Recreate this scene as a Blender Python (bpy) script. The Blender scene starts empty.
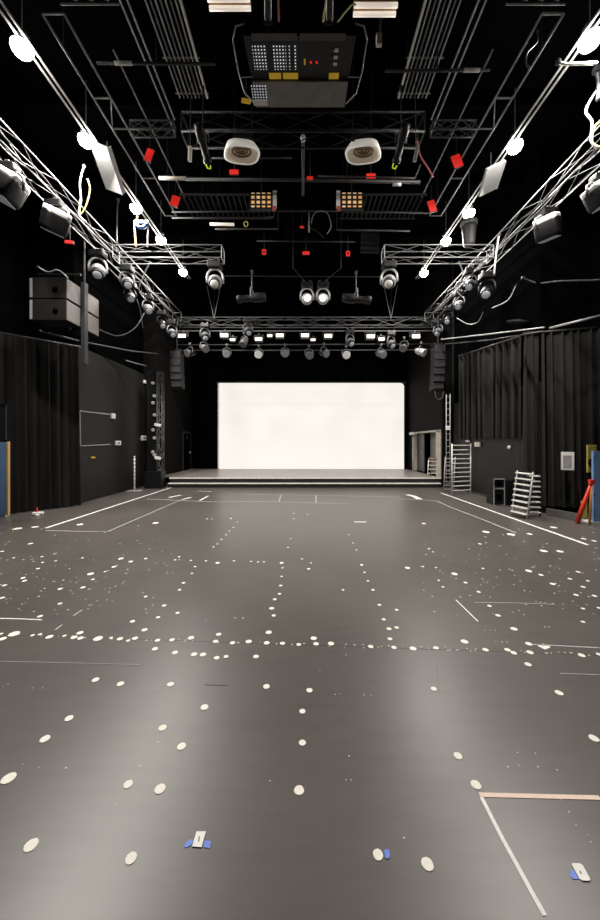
import bpy, bmesh, math, random
from mathutils import Vector, Matrix, Euler
random.seed(7)
SC = bpy.context.scene
C = SC.collection
PI = math.pi
# ---------------------------------------------------------------- camera model
F, CX, CY, H = 345.0, 303.0, 443.0, 1.6
def W(px, py, d):                       # a place in the room at depth d
    return Vector(((px-CX)*d/F, d, H+(CY-py)*d/F))
def FL(px, py, z=0.0):                  # a place on the floor
    d = F*(H-z)/(py-CY)
    return Vector(((px-CX)*d/F, d, z))
def XD(px, X): return F*X/(px-CX)       # depth at which a wall at X is seen

# ---------------------------------------------------------------- materials
def mat(name, col, rough=.6, metal=0., var=.15, scale=8., bump=.0, emit=None, es=0., spec=.5, stretch=None):
    m = bpy.data.materials.new(name); m.use_nodes = True
    nt = m.node_tree; n = nt.nodes; l = nt.links
    b = n['Principled BSDF']
    b.inputs['Roughness'].default_value = rough
    b.inputs['Metallic'].default_value = metal
    b.inputs['Specular IOR Level'].default_value = spec
    tc = n.new('ShaderNodeTexCoord'); mp = n.new('ShaderNodeMapping')
    if stretch: mp.inputs['Scale'].default_value = stretch
    l.new(tc.outputs['Object'], mp.inputs['Vector'])
    nz = n.new('ShaderNodeTexNoise'); nz.inputs['Scale'].default_value = scale; nz.inputs['Detail'].default_value = 4
    l.new(mp.outputs[0], nz.inputs['Vector'])
    rp = n.new('ShaderNodeValToRGB')
    rp.color_ramp.elements[0].position = .3; rp.color_ramp.elements[1].position = .7
    rp.color_ramp.elements[0].color = tuple(c*(1-var) for c in col)+(1,)
    rp.color_ramp.elements[1].color = tuple(min(1, c*(1+var)) for c in col)+(1,)
    l.new(nz.outputs['Fac'], rp.inputs['Fac']); l.new(rp.outputs[0], b.inputs['Base Color'])
    if bump:
        bp = n.new('ShaderNodeBump'); bp.inputs['Strength'].default_value = bump; bp.inputs['Distance'].default_value = .02
        l.new(nz.outputs['Fac'], bp.inputs['Height']); l.new(bp.outputs[0], b.inputs['Normal'])
    if emit:
        b.inputs['Emission Color'].default_value = tuple(emit)+(1,)
        b.inputs['Emission Strength'].default_value = es
    return m
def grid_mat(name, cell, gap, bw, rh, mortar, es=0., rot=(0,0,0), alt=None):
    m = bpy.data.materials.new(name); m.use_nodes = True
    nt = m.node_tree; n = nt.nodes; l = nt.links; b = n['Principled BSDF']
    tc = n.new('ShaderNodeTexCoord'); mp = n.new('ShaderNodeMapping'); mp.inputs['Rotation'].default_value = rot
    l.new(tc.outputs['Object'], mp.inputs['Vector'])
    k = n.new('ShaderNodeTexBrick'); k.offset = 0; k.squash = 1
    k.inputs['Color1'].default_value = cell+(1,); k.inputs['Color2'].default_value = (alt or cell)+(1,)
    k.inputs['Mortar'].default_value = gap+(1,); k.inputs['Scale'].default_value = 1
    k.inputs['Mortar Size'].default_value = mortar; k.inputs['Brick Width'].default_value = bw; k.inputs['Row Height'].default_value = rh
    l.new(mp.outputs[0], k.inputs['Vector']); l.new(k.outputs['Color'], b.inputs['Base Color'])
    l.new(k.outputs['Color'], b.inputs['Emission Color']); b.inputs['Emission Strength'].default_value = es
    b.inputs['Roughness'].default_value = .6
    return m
M = {}
M['black'] = mat('matt_black_paint', (.0018,.0018,.002), .9, spec=0.0)
M['blackmetal'] = mat('black_metal', (.006,.006,.0065), .45, spec=.3)
M['darkgrey'] = mat('dark_grey_paint', (.013,.013,.0145), .6, spec=.3)
M['midgrey'] = mat('mid_grey_metal', (.055,.054,.056), .45)
M['alu'] = mat('brushed_aluminium', (.42,.42,.42), .45, .25, .1, 30)
M['dalu'] = mat('dull_aluminium', (.13,.13,.135), .5, .2, .1, 30)
M['pipe'] = mat('grey_pipe', (.38,.38,.38), .45, .2)
M['dpipe'] = mat('dark_pipe', (.022,.022,.024), .5)
M['conduit'] = mat('pale_conduit', (.75,.73,.68), .5)
M['white'] = mat('white_enamel', (.78,.77,.74), .5, var=.05)
M['cream'] = mat('cream_plastic', (.72,.67,.58), .5, var=.08)
M['beige'] = mat('beige_board', (.52,.48,.42), .6)
M['tape'] = mat('cream_cloth_tape', (.82,.79,.71), .6, var=.06, scale=40)
M['whitetape'] = mat('white_cloth_tape', (.78,.77,.75), .6, var=.08, scale=40)
M['thintape'] = mat('worn_grey_tape', (.36,.355,.345), .6, var=.25, scale=20)
M['tantape'] = mat('tan_cloth_tape', (.78,.60,.50), .6, var=.06, scale=40)
M['bluetape'] = mat('blue_tape', (.10,.20,.70), .5, var=.05)
M['red'] = mat('red_glow_sign', (.6,.02,.02), .5, emit=(1,.03,.02), es=.45)
M['redpaint'] = mat('red_paint', (.65,.04,.02), .4)
M['orange'] = mat('orange_wood', (.60,.27,.06), .5, scale=20, stretch=(1,1,.1))
M['wood'] = mat('pine_edge', (.50,.33,.13), .5, scale=20, stretch=(1,1,.1))
M['blue'] = mat('blue_board', (.16,.29,.52), .55, var=.06, scale=3)
M['yellow'] = mat('yellow_green_board', (.50,.44,.10), .55)
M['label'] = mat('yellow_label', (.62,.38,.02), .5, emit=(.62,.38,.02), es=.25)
M['lime'] = mat('lime_plastic', (.55,.75,.02), .5, emit=(.6,.9,.02), es=.35)
M['dishrim']=mat('dish_white_glow', (.85,.83,.78), .4, var=.03, emit=(1,.95,.85), es=.28)  # emission stands in for light missing on the speaker's underside
M['dishcone']=mat('dish_tan_glow', (.7,.62,.5), .5, var=.1, emit=(1,.82,.62), es=.10)  # cone also brightened by emission, though the speaker is no lamp
M['plinth']=mat('plinth_grey', (.10,.095,.09), .6)
M['seam']=mat('dark_scuff', (.035,.033,.031), .5)
M['brown'] = mat('brown_dish', (.30,.20,.12), .5)
M['bluel'] = mat('blue_cable', (.03,.08,.35), .5)
M['ycable'] = mat('yellow_cable', (.62,.55,.20), .5)
M['rcable'] = mat('pink_red_cable', (.45,.10,.10), .5)
M['glass'] = mat('lens_glass', (.25,.27,.30), .15, emit=(.7,.75,.8), es=.12)
M['bright'] = mat('bright_lens', (.9,.9,.9), .2, emit=(.92,.96,1.), es=1.1)
M['dimlens'] = mat('pale_lens', (.6,.55,.4), .2, emit=(.9,.8,.55), es=.22)
M['warm'] = mat('warm_lit_lens', (.9,.85,.7), .3, emit=(1,.88,.68), es=1.6)
M['lamp'] = mat('lamp_glow', (1,1,1), .3, emit=(1,.98,.95), es=40.)
M['strip'] = mat('tube_light', (.9,.85,.75), .3, emit=(1,.86,.74), es=.55)
M['curtain'] = mat('black_velour', (.0130,.0126,.0120), .8, var=.25, scale=5, stretch=(1,1,.15), spec=.12)
M['curtain2'] = mat('charcoal_velour', (.024,.0228,.021), .8, var=.25, scale=5, stretch=(1,1,.15), spec=.12)
M['wall'] = mat('black_wall_paint', (.0125,.0118,.0105), .5, var=.10, scale=1.2, bump=.05, spec=.25)
M['stagewall'] = mat('stage_wall_paint', (.0055,.0053,.005), .7, var=.1, scale=1.2, spec=.05)
M['backwall'] = mat('back_wall_cloth', (.0018,.0018,.0024), .8, var=.1, scale=2, spec=0.0)
M['ceil'] = mat('ceiling_paint', (.0022,.0022,.0026), .8, var=.15, scale=.8, spec=0.0)
M['deck'] = mat('stage_deck', (.26,.235,.21), .34, var=.10, scale=2)
M['riser'] = mat('stage_riser', (.004,.004,.004), .7)
M['trim'] = mat('pale_edge_trim', (.75,.72,.68), .5)
M['spkface'] = mat('speaker_grille_dark', (.0085,.008,.0075), .7, var=.1, scale=60, spec=.15)
M['spkside'] = mat('speaker_side_grey', (.11,.10,.094), .6, var=.08)
M['projgrey'] = mat('projector_grey', (.24,.23,.22), .6)
M['specks'] = mat('pale_paint', (.55,.53,.48), .6)
M['screen'] = mat('glowing_screen_cloth', (.22,.21,.20), .9, var=.01, emit=(1,.955,.895), es=.84)  # cloth emits in place of projector and wash light falling on it
M['ventgrid'] = grid_mat('vent_glow_grid', (.75,.8,.85), (.008,.008,.009), .028, .028, .009, .7)  # vent cells brightened by emission, with no lamp behind them
M['ambergrid'] = grid_mat('amber_grid', (.85,.42,.14), (.01,.008,.006), .115, .105, .024, .5, rot=(PI/2,0,0), alt=(.95,.68,.40))
# floor: worn dark dance vinyl
def floor_mat():
    m = bpy.data.materials.new('worn_grey_vinyl'); m.use_nodes = True
    nt = m.node_tree; n = nt.nodes; l = nt.links; b = n['Principled BSDF']
    tc = n.new('ShaderNodeTexCoord')
    def noise(scale, sc, det=5):
        mp = n.new('ShaderNodeMapping'); mp.inputs['Scale'].default_value = sc
        l.new(tc.outputs['Object'], mp.inputs[0])
        z = n.new('ShaderNodeTexNoise'); z.inputs['Scale'].default_value = scale; z.inputs['Detail'].default_value = det
        l.new(mp.outputs[0], z.inputs['Vector']); return z
    a = noise(.6, (1,1,1)); c = noise(9, (.35,1.6,1)); 
    r = n.new('ShaderNodeValToRGB'); r.color_ramp.elements[0].position=.3; r.color_ramp.elements[1].position=.72
    r.color_ramp.elements[0].color=(.078,.0705,.064,1); r.color_ramp.elements[1].color=(.100,.0905,.083,1)
    l.new(a.outputs['Fac'], r.inputs[0])
    r2 = n.new('ShaderNodeValToRGB'); r2.color_ramp.elements[0].position=.25; r2.color_ramp.elements[1].position=.55
    r2.color_ramp.elements[0].color=(.86,.86,.86,1); r2.color_ramp.elements[1].color=(1,1,1,1)
    l.new(c.outputs['Fac'], r2.inputs[0])
    mx = n.new('ShaderNodeMix'); mx.data_type='RGBA'; mx.blend_type='MULTIPLY'; mx.inputs[0].default_value=1
    l.new(r.outputs[0], mx.inputs[6]); l.new(r2.outputs[0], mx.inputs[7])
    l.new(mx.outputs[2], b.inputs['Base Color'])
    rr = n.new('ShaderNodeMapRange'); rr.inputs[3].default_value=.32; rr.inputs[4].default_value=.39
    l.new(a.outputs['Fac'], rr.inputs[0]); l.new(rr.outputs[0], b.inputs['Roughness'])
    b.inputs['Specular IOR Level'].default_value=.40
    return m
M['floor'] = floor_mat()

# ---------------------------------------------------------------- mesh builder
class MB:
    def __init__(s): s.v=[]; s.f=[]
    def add(s, vs, fs):
        b=len(s.v); s.v += [Vector(v) for v in vs]; s.f += [tuple(b+i for i in f) for f in fs]; return s
    def box(s, c, sz, rot=None, bev=0.):
        bm = bmesh.new(); bmesh.ops.create_cube(bm, size=1)
        for v in bm.verts: v.co = Vector((v.co.x*sz[0], v.co.y*sz[1], v.co.z*sz[2]))
        if bev: bmesh.ops.bevel(bm, geom=list(bm.edges), offset=bev, segments=2, affect='EDGES', profile=.7)
        R = Euler(rot).to_matrix() if rot is not None and not isinstance(rot, Matrix) else (rot or Matrix.Identity(3))
        bm.verts.index_update()
        s.add([R@v.co+Vector(c) for v in bm.verts], [[v.index for v in f.verts] for f in bm.faces]); bm.free(); return s
    def box2(s, a, b, bev=0.):
        a=Vector(a); b=Vector(b); return s.box((a+b)/2, [abs(x) for x in (b-a)], None, bev)
    def tube(s, pts, r, n=6, closed=False):
        pts=[Vector(p) for p in pts]; m=len(pts); rings=[]; up=None
        for i,p in enumerate(pts):
            if closed: t=(pts[(i+1)%m]-pts[i-1])
            else: t=pts[min(i+1,m-1)]-pts[max(i-1,0)]
            t=t.normalized()
            if up is None:
                up = Vector((0,0,1)) if abs(t.z)<.9 else Vector((1,0,0))
            u=(up-t*up.dot(t))
            if u.length<1e-4: u=t.orthogonal()
            u.normalize(); w=t.cross(u); up=u
            rr = r[i] if isinstance(r,(list,tuple)) else r
            rings.append([p+(u*math.cos(2*PI*k/n)+w*math.sin(2*PI*k/n))*rr for k in range(n)])
        vs=[v for g in rings for v in g]; fs=[]
        for i in range(m if closed else m-1):
            j=(i+1)%m
            for k in range(n): fs.append((i*n+k, i*n+(k+1)%n, j*n+(k+1)%n, j*n+k))
        if not closed: fs.append(tuple(range(n-1,-1,-1))); fs.append(tuple((m-1)*n+k for k in range(n)))
        return s.add(vs, fs)
    def lathe(s, prof, c=(0,0,0), R=None, n=16):    # profile (r, z) about local z
        R = R or Matrix.Identity(3); vs=[]; fs=[]
        for r,z in prof:
            for k in range(n): vs.append(R@Vector((max(r,1e-4)*math.cos(2*PI*k/n), max(r,1e-4)*math.sin(2*PI*k/n), z))+Vector(c))
        for i in range(len(prof)-1):
            for k in range(n): fs.append((i*n+k, i*n+(k+1)%n, (i+1)*n+(k+1)%n, (i+1)*n+k))
        fs.append(tuple(range(n-1,-1,-1))); fs.append(tuple((len(prof)-1)*n+k for k in range(n)))
        return s.add(vs, fs)
    def build(s, name, m, parent=None, smooth=False):
        root = parent
        while root is not None and root.parent is not None: root = root.parent
        if root is not None: off = Vector(root.location)
        else:
            lo = [min(v[i] for v in s.v) for i in range(3)]; hi=[max(v[i] for v in s.v) for i in range(3)]
            off = Vector(((lo[0]+hi[0])/2, (lo[1]+hi[1])/2, lo[2]))
        me = bpy.data.meshes.new(name); me.from_pydata([v-off for v in s.v], [], s.f); me.update()
        bm=bmesh.new(); bm.from_mesh(me); bmesh.ops.recalc_face_normals(bm, faces=bm.faces); bm.to_mesh(me); bm.free()
        if smooth:
            for p in me.polygons: p.use_smooth=True
        me.materials.append(M[m] if isinstance(m,str) else m)
        o = bpy.data.objects.new(name, me); C.objects.link(o)
        if parent is not None: o.parent = parent
        else: o.location = off
        return o
def tag(o, label, cat, group=None, kind=None):
    o['label']=label; o['category']=cat
    if group: o['group']=group
    if kind: o['kind']=kind
    return o
def thing(name, label, cat, loc=(0,0,0), group=None):
    o = bpy.data.objects.new(name, None); C.objects.link(o); o.location=loc; o.empty_display_size=.1
    return tag(o, label, cat, group)
def struct(name, mb, m, parent=None):
    o = mb.build(name, m, parent)
    if parent is None: o['kind']='structure'
    return o
def aim(d, roll=None):                              # rotation taking local +z to d
    d=Vector(d).normalized(); return d.to_track_quat('Z','Y').to_matrix()
ONES=['','first','second','third','fourth','fifth','sixth','seventh','eighth','ninth','tenth','eleventh','twelfth','thirteenth','fourteenth','fifteenth','sixteenth','seventeenth','eighteenth','nineteenth']
TENS={2:('twentieth','twenty'),3:('thirtieth','thirty'),4:('fortieth','forty'),5:('fiftieth','fifty'),6:('sixtieth','sixty')}
def nth(i):
    if i<20: return ONES[i]
    t,o=divmod(i,10); return TENS[t][0] if o==0 else TENS[t][1]+'-'+ONES[o]

# ================================================================ THE SETTING
CEIL=8.3; WL=-5.9; WR=5.4; SY=12.5; SB=16.6; SH=.35
struct('floor', MB().box2((-7.4,-2.5,-.1),(7,SB+.3,0)), 'floor')
struct('ceiling', MB().box2((-7.4,-2.5,CEIL),(8.2,SB+.3,CEIL+.15)), 'ceil')
struct('wall_left', MB().box2((WL-.15,8.95,0),(WL,SY+.35,4.15)), 'wall')
struct('wall_left_upper', MB().box2((WL-.2,8.95,4.15),(WL-.04,SY+.35,CEIL)).box2((-7.3,8.95,0),(WL-.2,9.1,CEIL)), 'black')
struct('wall_left_bay', MB().box2((-7.4,-2.5,0),(-7.25,8.95,CEIL)), 'black')
struct('wall_right', MB().box2((WR,7.9,0),(WR+.15,SY,3.0)), 'wall')
struct('wall_right_upper', MB().box2((WR+.02,7.9,3.0),(WR+.17,SY,CEIL)), 'black')
struct('wall_right_bay', MB().box2((6.6,-2.5,0),(6.75,8.05,CEIL)).box2((WR+.15,7.9,0),(6.6,8.05,CEIL)), 'black')
struct('wall_front', MB().box2((-7.25,-2.5,0),(6.6,-2.35,CEIL)), 'black')
struct('wall_back', MB().box2((-5.6,SB+.1,0),(8.2,SB+.25,CEIL)), 'backwall')
struct('wall_stage_left', MB().box2((-5.55,SY+.35,0),(-5.4,SB+.1,CEIL)).box2((WL-.15,SY+.35,0),(-5.55,SY+.5,CEIL)), 'stagewall')
RX=5.05; OY0,OY1,OZ=12.62,15.75,2.04
struct('wall_stage_right', MB().box2((RX,OY1,0),(RX+.12,SB+.1,CEIL)).box2((RX,SY,OZ),(RX+.12,OY1,CEIL)).box2((RX,SY,0),(RX+.12,OY0,OZ)).box2((RX+.12,SY,OZ),(8.2,SY+.12,CEIL)), 'stagewall')
struct('wall_wing', MB().box2((8.05,SY,0),(8.2,SB+.1,CEIL)).box2((WR,SY-.12,0),(8.2,SY,CEIL)), 'darkgrey')
struct('trim_opening', MB().box2((RX-.03,OY0-.02,SH),(RX+.14,OY0+.42,OZ+.02)).box2((RX-.03,OY0-.02,OZ-.02),(RX+.14,OY1,OZ+.05)).box2((RX-.03,OY1-.07,SH),(RX+.14,OY1,OZ+.02)), 'beige')
# door in the left stage wall
dX=-5.4
d0,d1=XD(183,dX),XD(190,dX)
df=MB().box2((dX,d0-.08,SH),(dX+.03,d0,2.05)).box2((dX,d1,SH),(dX+.03,d1+.08,2.05)).box2((dX,d0-.08,2.05),(dX+.03,d1+.08,2.12))
dr=struct('door_1', MB().box2((dX,d0,SH),(dX+.02,d1,2.05)), 'black'); df.build('door_frame','dpipe',dr)
dr.children[0].location=-Vector(dr.location)
MB().box((dX+.022,(d0+d1)/2-.05,1.86),(.01,.22,.16)).build('door_sign','darkgrey',dr).location=(0,0,0)
MB().box((dX+.04,d1-.12,1.15),(.05,.05,.08)).build('door_handle','alu',dr).location=(0,0,0)
# fix children of a mesh root (their vertices are already relative to it)
dr.children[0].location=(0,0,0)

# ---------------- stage
st=thing('stage_platform','low black stage with pale front edge running below the white screen','stage',(0,SY,0))
MB().box2((-4.83,SY,SH-.05),(5.0,SB+.08,SH)).build('deck','deck',st)
MB().box2((-4.83,SY+.02,.0),(5.0,SY+.5,SH-.05)).build('riser','riser',st)
MB().box2((-4.84,SY-.02,SH-.045),(5.0,SY,SH+.002)).build('edge_trim','trim',st)
MB().box2((-4.83,SY-.14,0),(4.95,SY+.02,.13)).build('lower_step','riser',st)
MB().box2((-4.84,SY-.155,.13),(4.95,SY+.01,.16)).build('step_trim','trim',st)
MB().box2((-5.38,SY+.5,SH-.05),(-4.83,SB+.08,SH)).build('side_deck','deck',st)
# ---------------- screen
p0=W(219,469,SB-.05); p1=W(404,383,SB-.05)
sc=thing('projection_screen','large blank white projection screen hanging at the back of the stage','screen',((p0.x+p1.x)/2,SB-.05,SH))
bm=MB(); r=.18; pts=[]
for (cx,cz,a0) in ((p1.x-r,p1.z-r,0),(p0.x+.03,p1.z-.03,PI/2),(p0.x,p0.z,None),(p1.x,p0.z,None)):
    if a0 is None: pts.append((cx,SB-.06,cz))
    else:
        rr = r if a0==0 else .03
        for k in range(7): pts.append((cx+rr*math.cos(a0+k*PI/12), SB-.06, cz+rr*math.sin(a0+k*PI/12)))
bm.add(pts,[tuple(range(len(pts)))]); bm.build('glowing_screen_cloth','screen',sc)
MB().box2((p0.x-.1,SB-.05,p1.z-.01),(p1.x+.1,SB+.05,p1.z+.06)).build('roller_case','blackmetal',sc)
MB().box2((p0.x-.06,SB-.055,p0.z),(p0.x-.005,SB-.03,p1.z)).build('side_border','trim',sc)
MB().box2((p1.x+.005,SB-.055,p0.z),(p1.x+.06,SB-.03,p1.z)).build('side_border','blackmetal',sc)
# stage-floor mark
tag(MB().box((-4.55,13.3,SH+.002),(.04,.8,.004),(0,0,-.5)).build('tape_strip','thintape'),'short pale tape strip on the left end of the stage deck','tape strip')

# ================================================================ TRUSSES
def truss(name, a, b, w, label, m='alu', r=.0115, step=.8, h=None, up=(0,0,1), cat='truss'):
    a=Vector(a); b=Vector(b); h=h or w; t=(b-a).normalized(); up=Vector(up); s=t.cross(up).normalized()
    root=thing(name,label,cat,tuple((a+b)/2))
    cor=[(-w/2,-h/2),(w/2,-h/2),(w/2,h/2),(-w/2,h/2)]
    off=[s*x+up*z for x,z in cor]
    for o in off: MB().tube([a+o,b+o],r,8).build('chord',m,root,True)
    n=max(2,int((b-a).length/step))
    for i in range(4):
        o1,o2=off[i],off[(i+1)%4]
        pts=[]
        for k in range(n+1): pts.append(a+(b-a)*(k/n)+(o1 if k%2==0 else o2))
        MB().tube(pts,r*.55,6).build('lacing','dalu' if m=='alu' else m,root)
    for e in (a,b): MB().tube([e+o for o in off],r*.9,6,True).build('end_frame',m,root)
    return root
def ladder(name,a,b,h,lean,n,m,label,cat,r=.018,tread=None,rm=None):
    a=Vector(a); b=Vector(b); lean=Vector(lean)
    t=thing(name,label,cat,tuple((a+b)/2))
    for p in (a,b): MB().tube([p,p+Vector((0,0,h))+lean],r,8).build('stile',m,t,True)
    for k in range(n):
        f=(k+.8)/(n+.2); o=Vector((0,0,h*f))+lean*f
        if tread:
            c=(a+b)/2+o; w=(b-a).length; ang=math.atan2((b-a).y,(b-a).x)
            MB().box(c,(w,tread,.026),(0,0,ang),.006).build('tread',rm or m,t)
        else: MB().tube([a+o,b+o],r*.75,6).build('rung',rm or m,t)
    return t
ZT=H+4.75
truss('lighting_truss',(-4.75,4.0,ZT),(-4.75,13.0,ZT),.32,'long silver lattice truss running along the left wall overhead')
truss('lighting_truss',(4.75,4.0,ZT),(4.75,13.0,ZT),.32,'long silver lattice truss running along the right wall overhead')
truss('lighting_truss',(-4.55,8.4,ZT-.16),(-1.95,8.4,ZT-.16),.30,'short silver cross truss reaching inward from the left lamp row')
truss('lighting_truss',(1.95,8.4,ZT-.16),(4.55,8.4,ZT-.16),.30,'short silver cross truss reaching inward from the right lamp row')
zf=W(300,322,13.2).z
truss('lighting_truss',(-4.75,13.25,zf),(5.0,13.25,zf),.30,'long silver lattice truss spanning the front of the stage overhead',r=.014,m='dalu')
truss('grid_truss',(-2.0,5.85,H+5.3),(2.0,5.85,H+5.3),.32,'dark lattice truss across the ceiling just behind the projector',m='blackmetal',r=.018)
TWL=truss('truss_tower',(-5.06,12.25,.64),(-5.06,12.25,4.1),.17,'upright dull silver lattice tower standing at the left end of the stage',m='dalu',r=.02,step=.3,up=(0,1,0))
pass
# sling pairs above the stage truss
for px,lab in ((214,'left'),(391,'right')):
    b=W(px,319,13.2); 
    sl=thing('lifting_sling','pair of thin steel sling wires above the %s end of the stage truss'%lab,'sling',tuple(b))
    for dx in (-.28,.25): MB().tube([b,b+Vector((dx,0,1.3))],.008,5).build('wire','pipe',sl)
    MB().tube([b,b+Vector((0,0,3.4))],.008,5).build('hoist_chain','dpipe',sl)

# ================================================================ CEILING FLOODLIGHTS on double conduits
ZR=5.6
RAT=.708
lampL=[(22,48),(86,140),(136,208),(161,240),(183,272)]
lampR=[(590,40),(515,146),(469,213),(446,241),(424,273)]
POW=[150,125,110,100,100]; LK=1.75
for side,lst in (('left',lampL),('right',lampR)):
    sg=-1 if side=='left' else 1
    XL=sg*ZR*RAT
    for j,dx in enumerate((-.04,.05)):
        tag(MB().tube([(XL+dx,2.6,H+ZR+.12),(XL+dx,12.0,H+ZR+.12)],.017,8).build('lamp_rail','conduit',None,True),
            '%s pale conduit rail carrying the %s row of bright ceiling lamps'%(('outer','inner')[(j==0)!=(sg<0)],side),'rail')
    for i,(px,py) in enumerate(lst):
        d=F*ZR/(CY-py); c=W(px,py,d)
        lab='glaring white floodlight, %s from the camera in the %s ceiling row'%(nth(i+1) if i else 'nearest',side)
        if i==0: lab='glaring white floodlight nearest the camera in the %s ceiling row'%side
        t=thing('ceiling_floodlight',lab,'floodlight',tuple(c),'floodlights on the ceiling rails')
        MB().lathe([(.03,.12),(.05,.10),(.085,.05),(.098,.03),(.088,.03)],c,None,20).build('reflector_hood','white',t,True)
        MB().lathe([(.001,-.13),(.06,-.115),(.11,-.07),(.132,-.02),(.132,.02),(.09,.045),(.001,.05)],c,None,20).build('lamp_globe','lamp',t,True)  # globe made oversized, its shape standing in for the lamp's glare
        MB().box(c+Vector((0,0,.16)),(.16,.10,.06),None,.01).build('gear_box','midgrey',t)
        MB().tube([c+Vector((0,0,.18)),c+Vector((0,0,CEIL-c.z))],.006,5).build('drop_wire','pipe',t)
        L=bpy.data.lights.new('floodlight_glow','AREA'); L.shape='DISK'; L.energy=POW[i]*LK; L.size=.30; L.color=(1,.945,.875)
        lo=bpy.data.objects.new('floodlight_glow',L); C.objects.link(lo); lo.location=(c.x,c.y,c.z-.24); lo.rotation_euler=(0,-sg*-.12,0)
        lo['kind']='helper'

# ================================================================ STAGE FIXTURES
def par_can(c, d, label, size=1., lens='glass', body='blackmetal', group=None, drop=.25, name='par_can'):
    c=Vector(c); R=aim(d); s=size
    t=thing(name,label,'spotlight',tuple(c),group)
    hb=MB().lathe([(.03*s,-.20*s),(.06*s,-.19*s),(.085*s,-.12*s),(.10*s,-.02*s),(.105*s,.10*s),(.098*s,.10*s),(.092*s,.06*s)],c,R,16).build('can_body',body,t,True)
    MB().lathe([(.093*s,.070*s),(.05*s,.085*s),(.001,.09*s)],c,R,16).build('lens',lens,hb,True)
    MB().lathe([(.100*s,.10*s),(.116*s,.10*s),(.116*s,.125*s),(.100*s,.125*s)],c,R,16).build('front_ring','alu' if body=='alu' else 'dalu',hb,True)
    x=R@Vector((1,0,0)); x.z=0; x.normalize()
    pts=[c-x*.12*s]; 
    for k in range(7): 
        a=PI-k*PI/6; pts.append(c+x*math.cos(a)*.12*s+Vector((0,0,.10*s+math.sin(a)*.08*s)))
    pts.append(c+x*.12*s)
    MB().tube(pts,.010*s,6).build('yoke','dalu',t)
    MB().tube([c+Vector((0,0,.17*s)),c+Vector((0,0,.17*s+drop))],.014*s,6).build('hanging_stem','blackmetal',t)
    MB().box(c+Vector((0,0,.17*s+drop)),(.06*s,.07*s,.07*s),None,.012*s).build('mounting_clamp','midgrey',t)
    return t
def moving_head(c, d, label, size=1., head='blackmetal', lens='glass', shell=None, group=None, arm='blackmetal'):
    c=Vector(c); s=size; R=aim(d)
    t=thing('moving_head_light',label,'moving light',tuple(c),group)
    MB().box(c+Vector((0,0,.36*s)),(.30*s,.22*s,.13*s),None,.025*s).build('base_box',arm,t)
    x=R@Vector((1,0,0)); x.z=0
    x = x.normalized() if x.length>.01 else Vector((1,0,0))
    pts=[c-x*.17*s-Vector((0,0,.02*s))]
    for k in range(9):
        a=PI-k*PI/8; pts.append(c+x*math.cos(a)*.17*s+Vector((0,0,.10*s+math.sin(a)*.18*s)))
    pts.append(c+x*.17*s-Vector((0,0,.02*s)))
    MB().tube(pts,.024*s,8).build('yoke_arm',shell or arm,t,True)
    hb=MB().lathe([(.03*s,-.19*s),(.09*s,-.17*s),(.125*s,-.09*s),(.135*s,.0),(.125*s,.10*s),(.115*s,.15*s),(.10*s,.15*s)],c,R,20).build('head',head,t,True)
    MB().lathe([(.10*s,.145*s),(.06*s,.165*s),(.001,.175*s)],c,R,20).build('lens',lens,hb,True)
    if shell:
        MB().lathe([(.137*s,-.06*s),(.146*s,-.03*s),(.146*s,.03*s),(.137*s,.06*s)],c,R,20).build('head_band',shell,hb,True)
    for dx in (-.09,.09):
        MB().box(c+Vector((dx*s,0,.455*s)),(.05*s,.06*s,.07*s),None,.01*s).build('mounting_clamp','midgrey',t)
    return t
def profile_spot(c, d, label, size=1., body='blackmetal', accent=None, group=None, drop=.3):
    c=Vector(c); s=size; R=aim(d)
    t=thing('profile_spotlight',label,'spotlight',tuple(c),group)
    hb=MB().lathe([(.05*s,-.34*s),(.10*s,-.33*s),(.11*s,-.22*s),(.11*s,-.05*s),(.08*s,.0),(.08*s,.26*s),(.095*s,.27*s),(.095*s,.36*s),(.08*s,.36*s)],c,R,14).build('barrel',body,t,True)
    MB().lathe([(.08*s,.34*s),(.04*s,.36*s),(.001,.365*s)],c,R,14).build('lens','glass',hb,True)
    x=R@Vector((1,0,0)); x.z=0; x.normalize()
    MB().tube([c-x*.13*s,c-x*.13*s+Vector((0,0,.2*s)),c+x*.13*s+Vector((0,0,.2*s)),c+x*.13*s],.014*s,6).build('yoke','dalu',t)
    MB().tube([c+Vector((0,0,.2*s)),c+Vector((0,0,.2*s+drop))],.014*s,6).build('hanging_stem','dpipe',t)
    MB().box(c+Vector((0,0,.2*s+drop)),(.06*s,.07*s,.07*s),None,.01*s).build('mounting_clamp','midgrey',t)
    if accent: MB().tube([c+R@Vector((.06*s,0,.36*s)),c+R@Vector((.05*s,.02*s,.46*s)),c+R@Vector((-.02*s,.02*s,.47*s)),c+R@Vector((-.04*s,0,.41*s))],.016*s,6).build('safety_tag',accent,t)
    return t
def wash_box(c, label, size=1., group=None):       # shallow lit flood hanging under the stage truss
    c=Vector(c); s=size
    t=thing('wash_light',label,'wash light',tuple(c),group)
    hb=MB().box(c,(.30*s,.22*s,.16*s),None,.03*s).build('housing','blackmetal',t)
    MB().box(c+Vector((0,-.112*s,-.012)),(.25*s,.012,.115*s),None,.004).build('lit_lens','warm',hb)
    MB().tube([c+Vector((-.17*s,0,0)),c+Vector((-.17*s,0,.15*s)),c+Vector((.17*s,0,.15*s)),c+Vector((.17*s,0,0))],.010,6).build('yoke','dalu',t)
    MB().box(c+Vector((0,0,.18*s)),(.05,.06,.08),None,.01).build('mounting_clamp','midgrey',t)
    return t
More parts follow.
